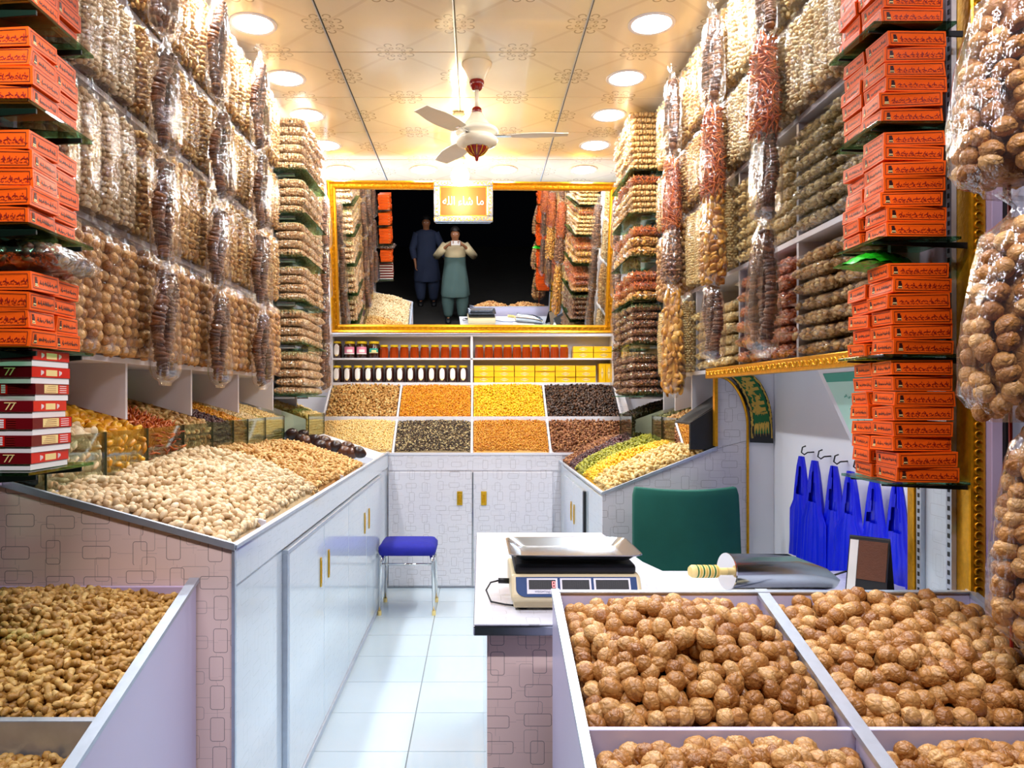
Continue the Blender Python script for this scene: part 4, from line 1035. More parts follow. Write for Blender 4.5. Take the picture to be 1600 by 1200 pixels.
# right counter stripes
for k, (y0, y1, mt, kd, sz, desc) in enumerate(((4.03, 4.46, 'seed', 'alm_lo', .03, 'cream coloured nuts'), (4.46, 4.9, 'raisin_y', 'seed', .024, 'yellow raisins'), (4.9, 5.3, 'green', 'seed', .024, 'green raisins'), (5.3, 5.62, 'purple', 'seed', .022, 'purple brown raisins'))):
    c = [(.675, y0, zr(.675)), (1.22, y0, zr(1.22)), (.675, y1, zr(.675)), (1.22, y1, zr(1.22))]
    c = [(.675, y0, zr(.675)), (1.20, y0, zr(1.2)), (.675, y1, zr(.675)), (1.20, y1, zr(1.2))]
    heap(('nut' if k == 0 else 'raisin')+'_heap', f"sloping stripe of {desc} on the right counter", 'nuts' if k == 0 else 'dried fruit', c, .07, kd, M[mt], sz, 1.1, 2, 30+k, low=.4)
heap('almond_heap', 'brown almonds in the far corner of the right counter beside the back bins', 'nuts', [(.675, 5.64, zr(.675)), (1.20, 5.64, zr(1.2)), (.675, 6.05, zr(.675)), (1.20, 6.05, zr(1.2))], .05, 'alm_lo', M['kernel_d'], .026, 1.1, 2, 40)

# glass bins
def glass_bin(side, sgn, y0, y1, mat, kind, size, desc, nm, xf, xb, z0=1.225, zt=1.385, flat=False):
    X = lambda a: sgn*a
    root = empty('glass_bin', (0, 0, 0), f"glass fronted bin of {desc} under the {side} shelves", 'bin', f'glass bins under the {side} shelves')
    a, b = sorted((X(xf), X(xf+.005)))
    bx('front_pane', M['glass'], a, b, y0, y1, z0, zt, root, bevel=0)
    for y in (y0, y1-.004): 
        MB().prism([(X(xf), z0), (X(xf), zt), (X(xb), zt+.09), (X(xb), z0)], y, y+.004, 1).build('side_pane', M['binglass'], root)
    for y in (y0, y1-.003): bx('pane_edge', M['paneedge'], *sorted((X(xf-.001), X(xf+.0055))), y, y+.0028, z0, zt+.001, root, bevel=0)
    bx('bottom_board', M['white'], *sorted((X(xf), X(xb))), y0, y1, z0-.008, z0, root, bevel=0)
    c = [(X(xf+.012), y0+.006, zt-.02), (X(xf+.012), y1-.006, zt-.02), (X(xb-.01), y0+.006, zt+.09), (X(xb-.01), y1-.006, zt+.09)]
    h = heap(nm, f"{desc} inside a glass fronted bin under the {side} shelves", 'dried fruit', c, .02, kind, mat, size, 1.1, 2, int(y0*10), flat=flat, low=.4)
    # contents pressed against the front pane
    ny, nz = int((y1-y0)/(size*.8)), int((zt-.02-z0)/(size*.8))
    pts = [(X(xf+.014+size*.15), y0+.01+(i+.5)*(y1-y0-.02)/ny+random.uniform(-.2, .2)*size, z0+(j+.5)*(zt-.02-z0)/max(1, nz)+random.uniform(-.15, .15)*size) for i in range(ny) for j in range(nz)]
    V, Fc = scatter(kind, pts, size*1.12)
    V2 = np.array([(X(xf+.016+size*.3), y0+.008, z0), (X(xf+.016+size*.3), y1-.008, z0), (X(xf+.016+size*.3), y1-.008, zt-.02), (X(xf+.016+size*.3), y0+.008, zt-.02)])
    Fc = np.concatenate([Fc, np.array([[0, 1, 2], [0, 2, 3]])+len(V)]); V = np.concatenate([V, V2])
    q = link('packed_layer', mesh_np('packed_layer', V, Fc, mat, True), h); q['kind'] = 'stuff'
for (y0, y1, mt, kd, sz, ds, nm) in ((2.23, 2.585, 'paleshell', 'fruit', .038, 'pale cream dried figs', 'fig_heap'), (2.59, 2.915, 'apricot', 'fruit', .042, 'yellow dried apricots', 'apricot_heap'),
     (2.92, 3.275, 'orange_strip', 'stick', .028, 'orange dried fruit strips', 'dried_strip_heap'), (3.28, 3.635, 'kernel', 'fruit', .032, 'broken walnut kernels', 'kernel_heap'),
     (3.64, 3.945, 'purple', 'seed', .024, 'purple black raisins', 'raisin_heap'), (3.95, 4.195, 'raisin_g', 'seed', .022, 'small golden raisins', 'raisin_heap'),
     (4.20, 4.545, 'cashew', 'seed', .018, 'fine cream seeds', 'seed_heap'), (4.55, 4.99, 'seed', 'seed', .018, 'fine pale yellow seeds', 'seed_heap')):
    glass_bin('left', -1, y0, y1, M[mt], kd, sz, ds, nm, 1.25, 1.63)
glass_bin('left', -1, 5.35, 5.9, M['peach'], 'seed', .022, 'pinkish yellow mixed seeds beside the back counter,', 'seed_heap', 1.17, 1.5)
glass_bin('right', 1, 4.38, 4.72, M['kernel'], 'pist_lo', .026, 'pale kernels', 'kernel_heap', 1.14, 1.56)
glass_bin('right', 1, 4.74, 5.0, M['darkgreen'], 'seed', .022, 'green pumpkin seeds', 'seed_heap', 1.14, 1.56)
glass_bin('right', 1, 5.3, 5.75, M['raisin_d'], 'seed', .026, 'dark dried fruit beside the back counter,', 'dried_fruit_heap', 1.07, 1.4)
db = empty('dark_display_bin', (0, 0, 0), 'dark sided sloping glass bin at the gold edge of the right shelves', 'bin')
MB().prism([(1.12, 1.23), (1.12, 1.37), (1.20, 1.42), (1.42, 1.56), (1.42, 1.23)], 4.03, 4.045, 1).build('side_board', M['dark'], db)
MB().prism([(1.12, 1.36), (1.12, 1.37), (1.42, 1.57), (1.42, 1.56)], 4.046, 4.34, 1).build('lid_board', M['dark'], db)
bx('front_pane', M['mirror'], 1.118, 1.124, 4.046, 4.34, 1.235, 1.36, db, bevel=0)

# ------------------------------------------------------------ peanut bin (front left)
pb = empty('peanut_bin', (0, 0, 0), 'lavender white sloping bin of peanuts at the front left', 'bin')
zp = lambda y: .966-.32*(2.19-y)
MB().prism([(.95, 0), (.95, zp(.95)), (2.205, zp(2.205)), (2.205, 0)], -.822, -.806, 0).build('side_board', M['lav'], pb)
MB().prism([(.95, 0), (.95, zp(.95)), (2.205, zp(2.205)), (2.205, 0)], -1.49, -1.475, 0).build('side_board', M['lav'], pb)
MB().prism([(.94, zp(.94)), (.94, zp(.94)+.012), (2.208, zp(2.208)+.012), (2.208, zp(2.208))], -.826, -.798, 0).build('rim', M['alu'], pb)
MB().prism([(.94, zp(.94)), (.94, zp(.94)+.012), (2.208, zp(2.208)+.012), (2.208, zp(2.208))], -1.495, -1.47, 0).build('rim', M['alu'], pb)
bx('rim', M['alu'], -1.49, -.826, 1.655, 1.678, zp(1.665)-.12, zp(1.665)+.006, pb); bx('back_board', M['lilac'], -1.475, -.826, 2.190, 2.204, .6, .962, pb)
bx('bottom_board', M['lav'], -1.475, -.822, .96, 2.19, .35, .36, pb)
bx('front_board', M['lav'], -1.49, -.806, .94, .955, 0, zp(.95), pb)
def ppatch(y0, y1, d0, d1): return [(-1.465, y0, zp(y0)+d0), (-.832, y0, zp(y0)+d0), (-1.465, y1, zp(y1)+d1), (-.832, y1, zp(y1)+d1)]
heap('peanut_heap', 'whole peanuts heaped behind the metal strip in the front left bin', 'nuts', ppatch(1.685, 2.185, -.02, -.03), .085, 'peanut', M['peanut'], .0185, .72, 3, 5, flat=True,
     singles=300, single_name='peanut', single_label='small whole peanut on top of the heap in the front left bin', single_group='loose peanuts in the front left bin')
heap('peanut_heap', 'whole peanuts in the nearest bottom left corner compartment', 'nuts', ppatch(1.0, 1.65, -.04, -.07), .04, 'peanut', M['peanut'], .0185, .72, 3, 6, flat=True, ymin=1.35)

# ------------------------------------------------------------ walnut bins (front right)
wb_ = empty('walnut_bin', (0, 0, 0), 'lavender white sloping four compartment bin of walnuts at the front right', 'bin')
zw = lambda y: .958-.265*(2.1-y)
for x0, x1, nm in ((.208, .224, 'side_board'), (1.348, 1.364, 'side_board')):
    MB().prism([(.9, 0), (.9, zw(.9)), (2.11, zw(2.11)), (2.11, 0)], x0, x1, 0).build(nm, M['lav'], wb_)
MB().prism([(.9, .5), (.9, zw(.9)), (2.11, zw(2.11)), (2.11, .5)], .774, .79, 0).build('divider_board', M['lav'], wb_)
for xc in (.216, .782, 1.356):
    w_ = .032 if xc == .782 else .022
    MB().prism([(.9, zw(.9)), (.9, zw(.9)+.013), (2.115, zw(2.115)+.013), (2.115, zw(2.115))], xc-w_/2, xc+w_/2, 0).build('rim', M['alu'], wb_)
bx('back_board', M['lav'], .224, 1.348, 2.098, 2.112, .5, .966, wb_); bx('rim', M['alu'], .224, 1.348, 2.094, 2.116, .966, .972, wb_)
bx('cross_board', M['lav'], .224, .774, 1.568, 1.584, .5, zw(1.575)+.004, wb_); bx('cross_board', M['lav'], .79, 1.348, 1.568, 1.584, .5, zw(1.575)+.004, wb_)
bx('bottom_board', M['lav'], .224, 1.348, .91, 2.1, .45, .46, wb_); bx('front_board', M['lav'], .208, 1.364, .89, .905, 0, zw(.9), wb_)
whi = [mesh_np('walnut', V*.043, Fc, M['walnut'], True) for V, Fc in [nut_walnut(s, 4) for s in range(6)]]
n_s = {0: 80, 1: 80, 2: 80, 3: 60}
for k, (x0, x1, y0, y1, dm, dz) in enumerate(((.232, .766, 1.592, 2.09, .085, -.035), (.798, 1.34, 1.592, 2.09, .09, -.035), (.232, .766, 1.0, 1.56, .085, -.045), (.798, 1.34, 1.0, 1.56, .09, -.05))):
    c = [(x0, y0, zw(y0)+dz), (x1, y0, zw(y0)+dz), (x0, y1, zw(y1)+dz), (x1, y1, zw(y1)+dz)]
    cn = ['far compartment beside the scale', 'far compartment beside the gilt pillar', 'near compartment on its aisle side', 'near compartment in the street side corner'][k]
    heap('walnut_heap', f"walnuts heaped in the {cn} of the front right bin", 'nuts', c, dm, 'walnut', M['walnut'], .043, 1.02, 3, 50+k, singles=n_s[k], single_name='walnut',
         single_label=f"whole walnut on top, {cn}", single_group=f"walnuts on top of the {cn}", hi=whi, ymin=1.32, sink=.45)

# ------------------------------------------------------------ big walnut sacks hanging outside right, and over the entrance
def walnut_sack(x, y, ztop, h, wd, label, singles=True, cat='bag', rz=0):
    pts, rad = sack('walnut', None, wd, wd*.75, h, int(ztop*100), '', '', .046)
    fm = film_sack(rad, wd, wd*.75, h, int(ztop*50), 'walnut_sack')
    o = link('walnut_sack', fm, None, (x, y, ztop), (0, 0, rz+PI/2)); tag(o, label, cat)
    if singles:
        for p in pts:
            q = bpy.data.objects.new('walnut', random.choice(whi[:4])); COL.objects.link(q); q.parent = o
            q.location = p; q.rotation_euler = (random.random()*6, random.random()*6, random.random()*6); q.scale = (1.02,)*3
    rings = [superring(wd*.375*rad(t)*.6, wd/2*rad(t)*.6, 16, 2.2, -h*t) for t in np.linspace(.14, .95, 8)]
    CV, CF, n = loft(rings)
    if not singles:
        V, Fc = scatter('walnut', pts, .046); CF = [(a, b, c) for (a, b, c, e) in CF]+[(a, c, e) for (a, b, c, e) in CF]
        q = link('walnuts', mesh_np('walnuts', np.concatenate([V, CV]), np.concatenate([Fc, np.array(CF)+len(V)]), M['walnut'], True), o); q['kind'] = 'stuff'
    else:
        q = link('inner_walnuts', mesh_np('inner_walnuts', CV, CF+[tuple(7*16+k for k in range(16))], M['walnut'], True), o); q['kind'] = 'stuff'
    return o
walnut_sack(1.235, 1.75, 2.47, .50, .27, 'large clear sack of walnuts at the street side, topmost of three')
walnut_sack(1.225, 1.72, 1.93, .47, .25, 'large clear sack of walnuts at the street side, middle of three')
walnut_sack(1.245, 1.68, 1.47, .50, .21, 'large clear sack of walnuts at the street side, lowest of three')
bar = MB().tube([(1.24, 1.78, 0.9), (1.24, 1.80, 3.4)], .004, 6).build('hanging_cord', M['redink']); tag(bar, 'thin red cord the street side walnut sacks hang from', 'cord')
for k, x in enumerate((-1.05, -.75, -.45, -.15, .35, .65, .95)):
    walnut_sack(x, 1.42, 3.30, .5, .22, f"walnut sack hanging over the entrance, {on[k]} from the peanut bin side", False)
    MB().tube([(0, 0, 0), (0, 0, .06), (0, .06, .07)], .003, 5)

# ------------------------------------------------------------ cartons
def quadmap(c, off=0.0006, bulge=.0):
    c = [Vector(q) for q in c]; n = (c[1]-c[0]).cross(c[3]-c[0]).normalized()
    def fn(s, t): 
        p = c[0]*(1-s)*(1-t)+c[1]*s*(1-t)+c[2]*s*t+c[3]*(1-s)*t
        return p+n*(off+bulge*math.sin(PI*s)*math.sin(PI*t))
    return fn
def grid_face(mb, fn, n, m, mi):
    V = [fn(i/n, j/m) for j in range(m+1) for i in range(n+1)]; w1 = n+1
    mb.add(V, [(j*w1+i, j*w1+i+1, (j+1)*w1+i+1, (j+1)*w1+i) for j in range(m) for i in range(n)], mi)
def carton(seed, W=.165, L=.108, H=.0405, crumple=.003):
    r = random.Random(seed); b = MB()
    C = {}
    for i, x in enumerate((-W/2, W/2)):
        for j, y in enumerate((-L/2, L/2)):
            for k, z in enumerate((0, H)): C[i, j, k] = Vector((x+r.uniform(-1, 1)*crumple, y+r.uniform(-1, 1)*crumple, z+(r.uniform(-1, .2)*crumple*(1.2 if k else 0))))
    faces = {'f': [C[0,0,0], C[1,0,0], C[1,0,1], C[0,0,1]], 'b': [C[1,1,0], C[0,1,0], C[0,1,1], C[1,1,1]],
             'l': [C[0,1,0], C[0,0,0], C[0,0,1], C[0,1,1]], 'r': [C[1,0,0], C[1,1,0], C[1,1,1], C[1,0,1]],
             't': [C[0,0,1], C[1,0,1], C[1,1,1], C[0,1,1]], 'u': [C[0,1,0], C[1,1,0], C[1,0,0], C[0,0,0]]}
    for k, c in faces.items():
        bl = r.uniform(-.0022, .0012) if k in 'fblr' else 0
        grid_face(b, quadmap(c, 0, bl), 4, 3, 0)
        if k in 'tu': continue
        fn = quadmap(c, .0007, bl); asp = (L/H if k in 'lr' else W/H)
        def st(pts, wd, mi): stroke(b, pts, wd, lambda s, t: fn(s/asp, t), mi)
        a = asp
        fr = [(.16, .14), (a-.16, .14), (a-.16, .86), (.16, .86), (.16, .14)]
        for p, q in zip(fr[:-1], fr[1:]):
            st([((p[0]*(1-i/4)+q[0]*i/4), (p[1]*(1-i/4)+q[1]*i/4)) for i in range(5)], .030, 1)
        # emblem: small seated figure-like seal
        cx = .48
        for k2 in range(7):
            a1, a2 = k2*PI/6*.999-0, (k2+1)*PI/6
            st([(cx-.13, .30+k2*.07), (cx+.13-(.05 if k2 > 4 else 0), .30+k2*.07)], .08 if k2 < 3 else .05, 1 if k2 != 1 else 4)
        st([(cx-.17, .27), (cx+.17, .27)], .05, 4)
        for lst in squig(9, seed*3+len(k), a-1.15, .22): st([(.80+x, .42+y) for x, y in lst], .045, 1 if k in 'lr' else 2)
        if k in 'fb':
            for lst in squig(12, seed*5+1, a-1.2, .12): st([(.85+x, .28+y) for x, y in lst], .03, 2)
    return b.mesh('sweet_carton', [M['orange'], M['ink'], M['redink'], M['card'], M['cream']])
CT = [carton(s) for s in range(8)]
def glass_shelf(x0, x1, y0, y1, z, side, k):
    root = empty('glass_shelf', (0, 0, 0), f"small green edged glass shelf with black brackets, {k} at the {side} shopfront", 'shelf', f"glass shelves of the {side} shopfront cartons")
    bx('pane', M['greenglass'], x0, x1, y0, y1, z-.008, z-.0005, root, bevel=.001)
    for y in (y0+.04, y1-.05):
        xa, xb = (x0, x1) 
        if side == 'right': P = [(x1+.04, z-.026), (x1+.04, z-.009), (x0+.005, z-.009), (x0+.005, z-.014), (x1-.06, z-.022)]
        else: P = [(x0-.02, z-.05), (x0-.02, z-.009), (x1-.005, z-.009), (x1-.005, z-.02), (x0+.06, z-.045)]
        MB().prism(P, y-.003, y+.003, 1).build('bracket', M['black'], root, bevel=.0008)
lvl = ['topmost', 'second', 'third', 'fourth', 'lowest']
def right_cartons():
    zs = [2.520, 2.250, 1.938, 1.620, 1.272]; cnt = [5, 6, 7, 6, 8]
    dxs = [0.0, -.0, .0, .005, .02]
    for s, (z, n) in enumerate(zip(zs, cnt)):
        dx = [-.012, -.004, .0, .015, .025][s]
        glass_shelf(1.085+dx, 1.31+dx, 2.075, 2.34, z, 'right', lvl[s])
        for c, yy in enumerate((2.142, 2.262)):
            for k in range(n-(1 if c and s in (2, 3) else 0)):
                o = link('sweet_carton', random.choice(CT), None, (1.193+dx+random.uniform(-.009, .009), yy+random.uniform(-.003, .003), z+k*.0415), (random.uniform(-.03, .03), random.uniform(-.02, .02), random.uniform(-.07, .07)))
                tag(o, f"orange printed carton, {on[k]} up in the {['front', 'rear'][c]} stack on the {lvl[s]} right glass shelf", 'carton', 'orange cartons on the right glass shelves')
right_cartons()
def left_cartons():
    zs = [2.372, 2.153, 1.884, 1.614]; cnt = [5, 4, 5, 4]
    for s, (z, n) in enumerate(zip(zs, cnt)):
        glass_shelf(-1.36, -.975, 1.67, 1.955, z, 'left', lvl[s] if s < 3 else 'fourth')
        for c, yy in enumerate((1.757, 1.872)):
            for k in range(n):
                x = -1.072-.012*(c == 1)+random.uniform(-.006, .006)
                o = link('sweet_carton', random.choice(CT), None, (x, yy, z+k*.0425), (random.uniform(-.02, .02), random.uniform(-.02, .02), random.uniform(-.05, .05))); o.scale = (1, 1, 1.03)
                tag(o, f"orange printed carton, {on[k]} up in the {['front', 'rear'][c]} stack on the {lvl[s] if s < 3 else 'fourth'} left glass shelf", 'carton', 'orange cartons on the left glass shelves')
left_cartons()
glass_shelf(-1.36, -.975, 1.67, 1.955, 1.338, 'left', 'lowest')
# dark red boxes
def redbox(var):
    W, L, H = .20, .155, .0385; b = MB()
    b.box(-W/2+.002, W/2-.002, -L/2+.002, L/2-.002, 0, .014, 1); b.box(-W/2, W/2, -L/2, L/2, .014, H, 0)
    if var == 0:
        b.box(W/2-.0002, W/2+.0004, -L/2+.002, L/2-.002, .0145, H-.0005, 2)
        for k in range(3): b.box(W/2, W/2+.0008+k*.0001, -.022+.006*k, .022-.006*k, .018+.003*k, .032-.001*k, 3)
        for y in (-.036, .036):
            for q in range(3): b.box(W/2, W/2+.001, y-.006+q*.004, y-.0035+q*.004, .019+.002*q, .031-.001*q, 1)
        for q in range(2): b.add([(W/2-.05+q*.01-.01, -L/2-.0008, .018), (W/2-.05+q*.01, -L/2-.0008, .034), (W/2-.047+q*.01, -L/2-.0008, .034), (W/2-.057+q*.01, -L/2-.0008, .018)], [(0, 1, 2, 3)], 3)
        b.box(W/2-.062, W/2-.036, -L/2-.001, -L/2-.0005, .033, .035, 3)
    else:
        b.box(W/2-.0002, W/2+.0006, -.040, .022, .017, H-.002, 3); b.box(W/2-.0002, W/2+.0004, .024, L/2-.004, .0155, H-.001, 2)
        for k in range(4):
            b.box(W/2, W/2+.0009, .030, .062, .018+.005*k, .0195+.005*k, 1); b.box(W/2, W/2+.0011, -.036+.004*k, .012, .0195+.0045*k, .0202+.0045*k, 4)
            b.box(W/2-.075, W/2-.066, -L/2-.0008, -L/2-.0004, .017+.005*k, .0205+.005*k, 1); b.box(W/2-.058, W/2-.038, -L/2-.0008, -L/2-.0004, .018+.005*k, .0192+.005*k, 4)
        b.box(W/2-.085, W/2-.062, -L/2-.0004, -L/2, .0145, H-.001, 2)
    return b.mesh('red_box', [M['maroon'], M['card'], M['red'], M['cream'], M['redink']])
RB = [redbox(0), redbox(1)]
for k, v in enumerate((0, 1, 1, 0, 1, 0, 0)):
    o = link('red_box', RB[v], None, (-1.090+random.uniform(-.006, .006), 1.79+random.uniform(-.004, .004), 1.339+k*.0388), (0, 0, random.uniform(-.05, .05)))
    tag(o, f"dark red gift box, {on[k]} from the bottom of the stack under the left cartons", 'box', 'dark red boxes at the left shopfront')
# bag of brown chips above left cartons, green wrapper packet right
fm, im = pillow('disc', M['fig'], .03, .24, .24, .07, 77, 'snack_bag', 'dried_fruit')
o = place('snack_bag', fm, 'dried_fruit', im, (-1.07, 1.83, 1.790), 0.1, 'clear crumpled bag of brown dried fruit lying on top of left orange cartons', 'bag')
b = MB(); V = []
for i in range(13):
    for j in range(9):
        x, y = (i/12-.5), (j/8-.5); h = max(0, (1-abs(2*x)**2.5)*(1-abs(2*y)**2.5)); V.append((x*.20, y*.14, .004+.04*h+.004*math.sin(i*2.1+j*1.3)))
b.add(V, [(i*9+j, i*9+j+1, (i+1)*9+j+1, (i+1)*9+j) for i in range(12) for j in range(8)])
b.add([(x, y, 0.0) for x, y, z in V], [(i*9+j, (i+1)*9+j, (i+1)*9+j+1, i*9+j+1) for i in range(12) for j in range(8)])
tag(b.build('wrapper_packet', M['greenwrap'], smooth=True, loc=(1.16, 2.215, 1.620+6*.0415+.006), rot=(0, .06, .3)), 'crumpled green plastic packet on top of the fourth right carton stack', 'packet')

# ------------------------------------------------------------ back shelves, jars, boxes
bs = empty('back_shelf_unit', (0, 0, 0), 'white two tier shelf unit of jars and boxes below the mirror', 'shelf')
SX0, SX1, SY0, SY1 = -1.295, 1.215, 6.78, 6.94
bx('shelf_board', M['white'], SX0, SX1, SY0, SY1, 1.612, 1.638, bs); bx('shelf_board', M['white'], SX0, SX1, SY0, SY1, 1.838, 1.853, bs)
bx('shelf_board', M['white'], SX0, SX1, SY0, SY1, 2.045, 2.068, bs)
bx('back_board', M['white'], SX0, SX1, SY1, SY1+.008, 1.612, 2.068, bs, bevel=0); bx('lower_front', M['lam_x'], SX0, SX1, SY0+.005, SY0+.02, 1.52, 1.612, bs, bevel=0)
for x in (SX0+.01, -.045, SX1-.01): bx('upright_board', M['white'], x-.011, x+.011, SY0, SY1, 1.638, 2.045, bs)
def jar(h, r, mat, lid_h, square=False):
    b = MB(); e = .85 if square else 1
    b.lathe([(r*.92, 0), (r, .006), (r, h-lid_h-.012), (r*.78, h-lid_h), (r*.78, h-lid_h+.004)], 8 if square else 20, M_=Matrix.Rotation(PI/8, 4, 'Z') if square else None)
    l = MB().lathe([(r*.86, h-lid_h), (r*.88, h-lid_h+.002), (r*.88, h-.003), (r*.82, h)], 20)
    return b.mesh('jar', mat, not square), l.mesh('lid', M['ylid'], False)
def label_me(r, z0, z1, wa, mat, oval=False, inner=None, shape=1.0):
    V = []; Fc = []; n = 10; m = 8
    for j in range(m+1):
        t = j/m; ww = wa*(math.sqrt(max(0.08, 1-abs(2*t-1)**3.5)) if oval else 1)
        for i in range(n+1):
            a = -PI/2+ww*(i/n-.5)*2; V.append((r*math.cos(a), r*math.sin(a), z0+(z1-z0)*t))
    for j in range(m):
        for i in range(n): Fc.append((j*(n+1)+i, j*(n+1)+i+1, (j+1)*(n+1)+i+1, (j+1)*(n+1)+i))
    mi = [0 if not inner or not (j == 0 or (not oval and 2 <= j <= 4 and 2 < i < 8)) else 1 for j in range(m) for i in range(n)]
    return mesh_np('label', V, Fc, [mat, inner or mat], False, mi)
JD = jar(.150, .041, M['honey'], .018); JJ = jar(.150, .052, M['honey'], .022); JA = jar(.118, .040, M['amberjar'], .018, True)
lov = label_me(.0425, .018, .125, .55, M['card'], True, M['cream']); lpk = label_me(.0535, .035, .10, .95, M['pinklabel'], False, M['card']); lgr = label_me(.0535, .045, .085, .8, M['teal'], False, M['cream'])
def put_jar(js, lab, x, z, label, group, cat='jar'):
    o = link('honey_jar', js[0], None, (x, 6.842, z)); tag(o, label, cat, group); link('lid', js[1], o)
    if lab: link('label', lab, o)
for k in range(13): put_jar(JD, lov, -1.245+k*.0937, 1.639, f"dark honey jar with white oval label, {on[k]} on the lower shelf below the mirror", 'dark honey jars on the lower shelf')
put_jar(JD, lov, -1.243, 1.854, 'dark honey jar with white oval label at the end of the upper shelf', None)
for k in range(3): put_jar(JJ, lpk if k < 2 else lgr, -1.13+k*.108, 1.854, ['yellow lidded dark jam jar with pink label, beside oval labelled jar', 'yellow lidded jam jar with pink label, beside green labelled jar', 'yellow lidded dark jam jar with green label on upper shelf'][k], None)
for k in range(9): put_jar(JA, None, -.825+k*.0905, 1.854, f"small amber honey jar, {on[k]} right of the jam jars", 'small amber honey jars')
for k in range(10): put_jar(JA, None, .022+k*.0838, 1.854, f"small amber honey jar, {on[k]} right of the shelf's middle upright", 'small amber honey jars')
def ybox(W, L, H):
    b = MB().box(-W/2, W/2, -L/2, L/2, 0, H, 0); y = -L/2-.0008
    s = min(W*.22, .045); h = H*.34; c = H/2
    b.add([(-s, y, c), (0, y, c-h), (s, y, c), (0, y, c+h)], [(0, 1, 2, 3)], 1)
    b.add([(-s*.7, y-.0004, c-.002), (s*.7, y-.0004, c-.002), (s*.7, y-.0004, c+.003), (-s*.7, y-.0004, c+.003)], [(0, 1, 2, 3)], 2)
    b.add([(-W/2+.004, y, H-.006), (W/2-.004, y, H-.006), (W/2-.004, y, H-.0045), (-W/2+.004, y, H-.0045)], [(0, 1, 2, 3)], 2)
    return b.mesh('yellow_box', [M['yellow'], M['cream'], M['raisin_o']])
YB_ = ybox(.173, .11, .0478); YV = ybox(.055, .11, .165); YB2 = ybox(.174, .11, .050)
for c in range(6):
    for k in range(3):
        o = link('yellow_box', YB_, None, (.062+c*.1805, 6.842+random.uniform(-.006, .006), 1.639+k*.0503), (0, 0, random.uniform(-.02, .02))); tag(o, f"yellow box, {['bottom', 'middle', 'top'][k]} of the {on[c]} column on the lower shelf", 'box', 'yellow boxes on the shelves below the mirror')
for k in range(2): o = link('yellow_box', YV, None, (1.108+k*.059, 6.842, 1.639)); tag(o, f"upright yellow box at the right end of the lower shelf, {['nearer the columns', 'against the end board'][k]}", 'box', 'upright yellow boxes')
for c in range(2):
    for k in range(2): o = link('yellow_box', YB2, None, (.940+c*.182, 6.842, 1.854+k*.053)); tag(o, f"yellow box, {['bottom', 'top'][k]} of the {['first', 'second'][c]} pair right of the amber jars, upper shelf", 'box', 'yellow boxes on the shelves below the mirror')
for k in range(7): o = link('yellow_box', ybox(.09, .1, .055) if k == 0 else bpy.data.meshes['yellow_box.003'], None, (1.275, 6.84, 1.62+k*.0565)); tag(o, f"yellow box beyond the right end of the shelf unit, {on[k]} from the bottom", 'box', 'yellow boxes beside the shelf unit')
bx('side_ledge', M['white'], 1.222, 1.36, 6.76, 6.94, 1.60, 1.619, bs)

# ------------------------------------------------------------ mirror
mr = empty('wall_mirror', (-.035, 6.79, 2.078), 'large mirror in an ornate gold frame leaning from the back wall', 'mirror')
mr.rotation_euler = (.199, 0, .0275); MWd, MH = 2.48, 1.29
MB().box(-MWd/2+.05, MWd/2-.05, -.006, 0, .05, MH-.05).build('mirror_glass', M['mirror'], mr)
MB().box(-MWd/2+.02, MWd/2-.02, .002, .016, .02, MH-.02).build('backing_board', M['dark'], mr)
fw = .072
def fside(ax, pos, l0, l1, flip):
    prof = [(0, 0), (0, -.035), (.012, -.048), (.022, -.040), (.030, -.030), (.048, -.030), (.056, -.036), (.064, -.028), (.072, -.010), (.072, 0)]
    V = []
    for i, l in enumerate((l0, l1)):
        for p, q in prof:
            m = p if i == 0 else -p     # mitre
            a = (l+m, q, pos+(p if not flip else -p)) if ax == 'x' else (pos+(p if not flip else -p), q, l+m); V.append(a)
    n = len(prof); return MB().add(V, [(i, (i+1) % n, (i+1) % n+n, i+n) for i in range(n)]+[tuple(range(n)), tuple(range(2*n-1, n-1, -1))])
for nm, a in (('bottom', ('x', 0, -MWd/2, MWd/2, False)), ('top', ('x', MH, -MWd/2, MWd/2, True)), ('l', ('z', -MWd/2, 0, MH, False)), ('r', ('z', MWd/2, 0, MH, True))):
    f = fside(*a).build('frame_side', M['gold'], mr); o_ = MB(); L = a[3]-a[2]; n = int(L/.05)
    for k in range(n):
        l = a[2]+.04+(L-.08)*(k+.5)/n; sg = 1 if k % 2 else -1; base = a[1]+(.039 if not a[4] else -.039)
        P = [(l+.017*t/4.2*math.cos(t)*1.4, base+sg*.0075*math.sin(t)) for t in np.linspace(.5, 5.2, 8)]
        o_.tube([((p, -.031, q) if a[0] == 'x' else (q, -.031, p)) for p, q in P], .0032, 5)
    o_.build('carving', M['gold'], f, smooth=True)['kind'] = 'stuff'

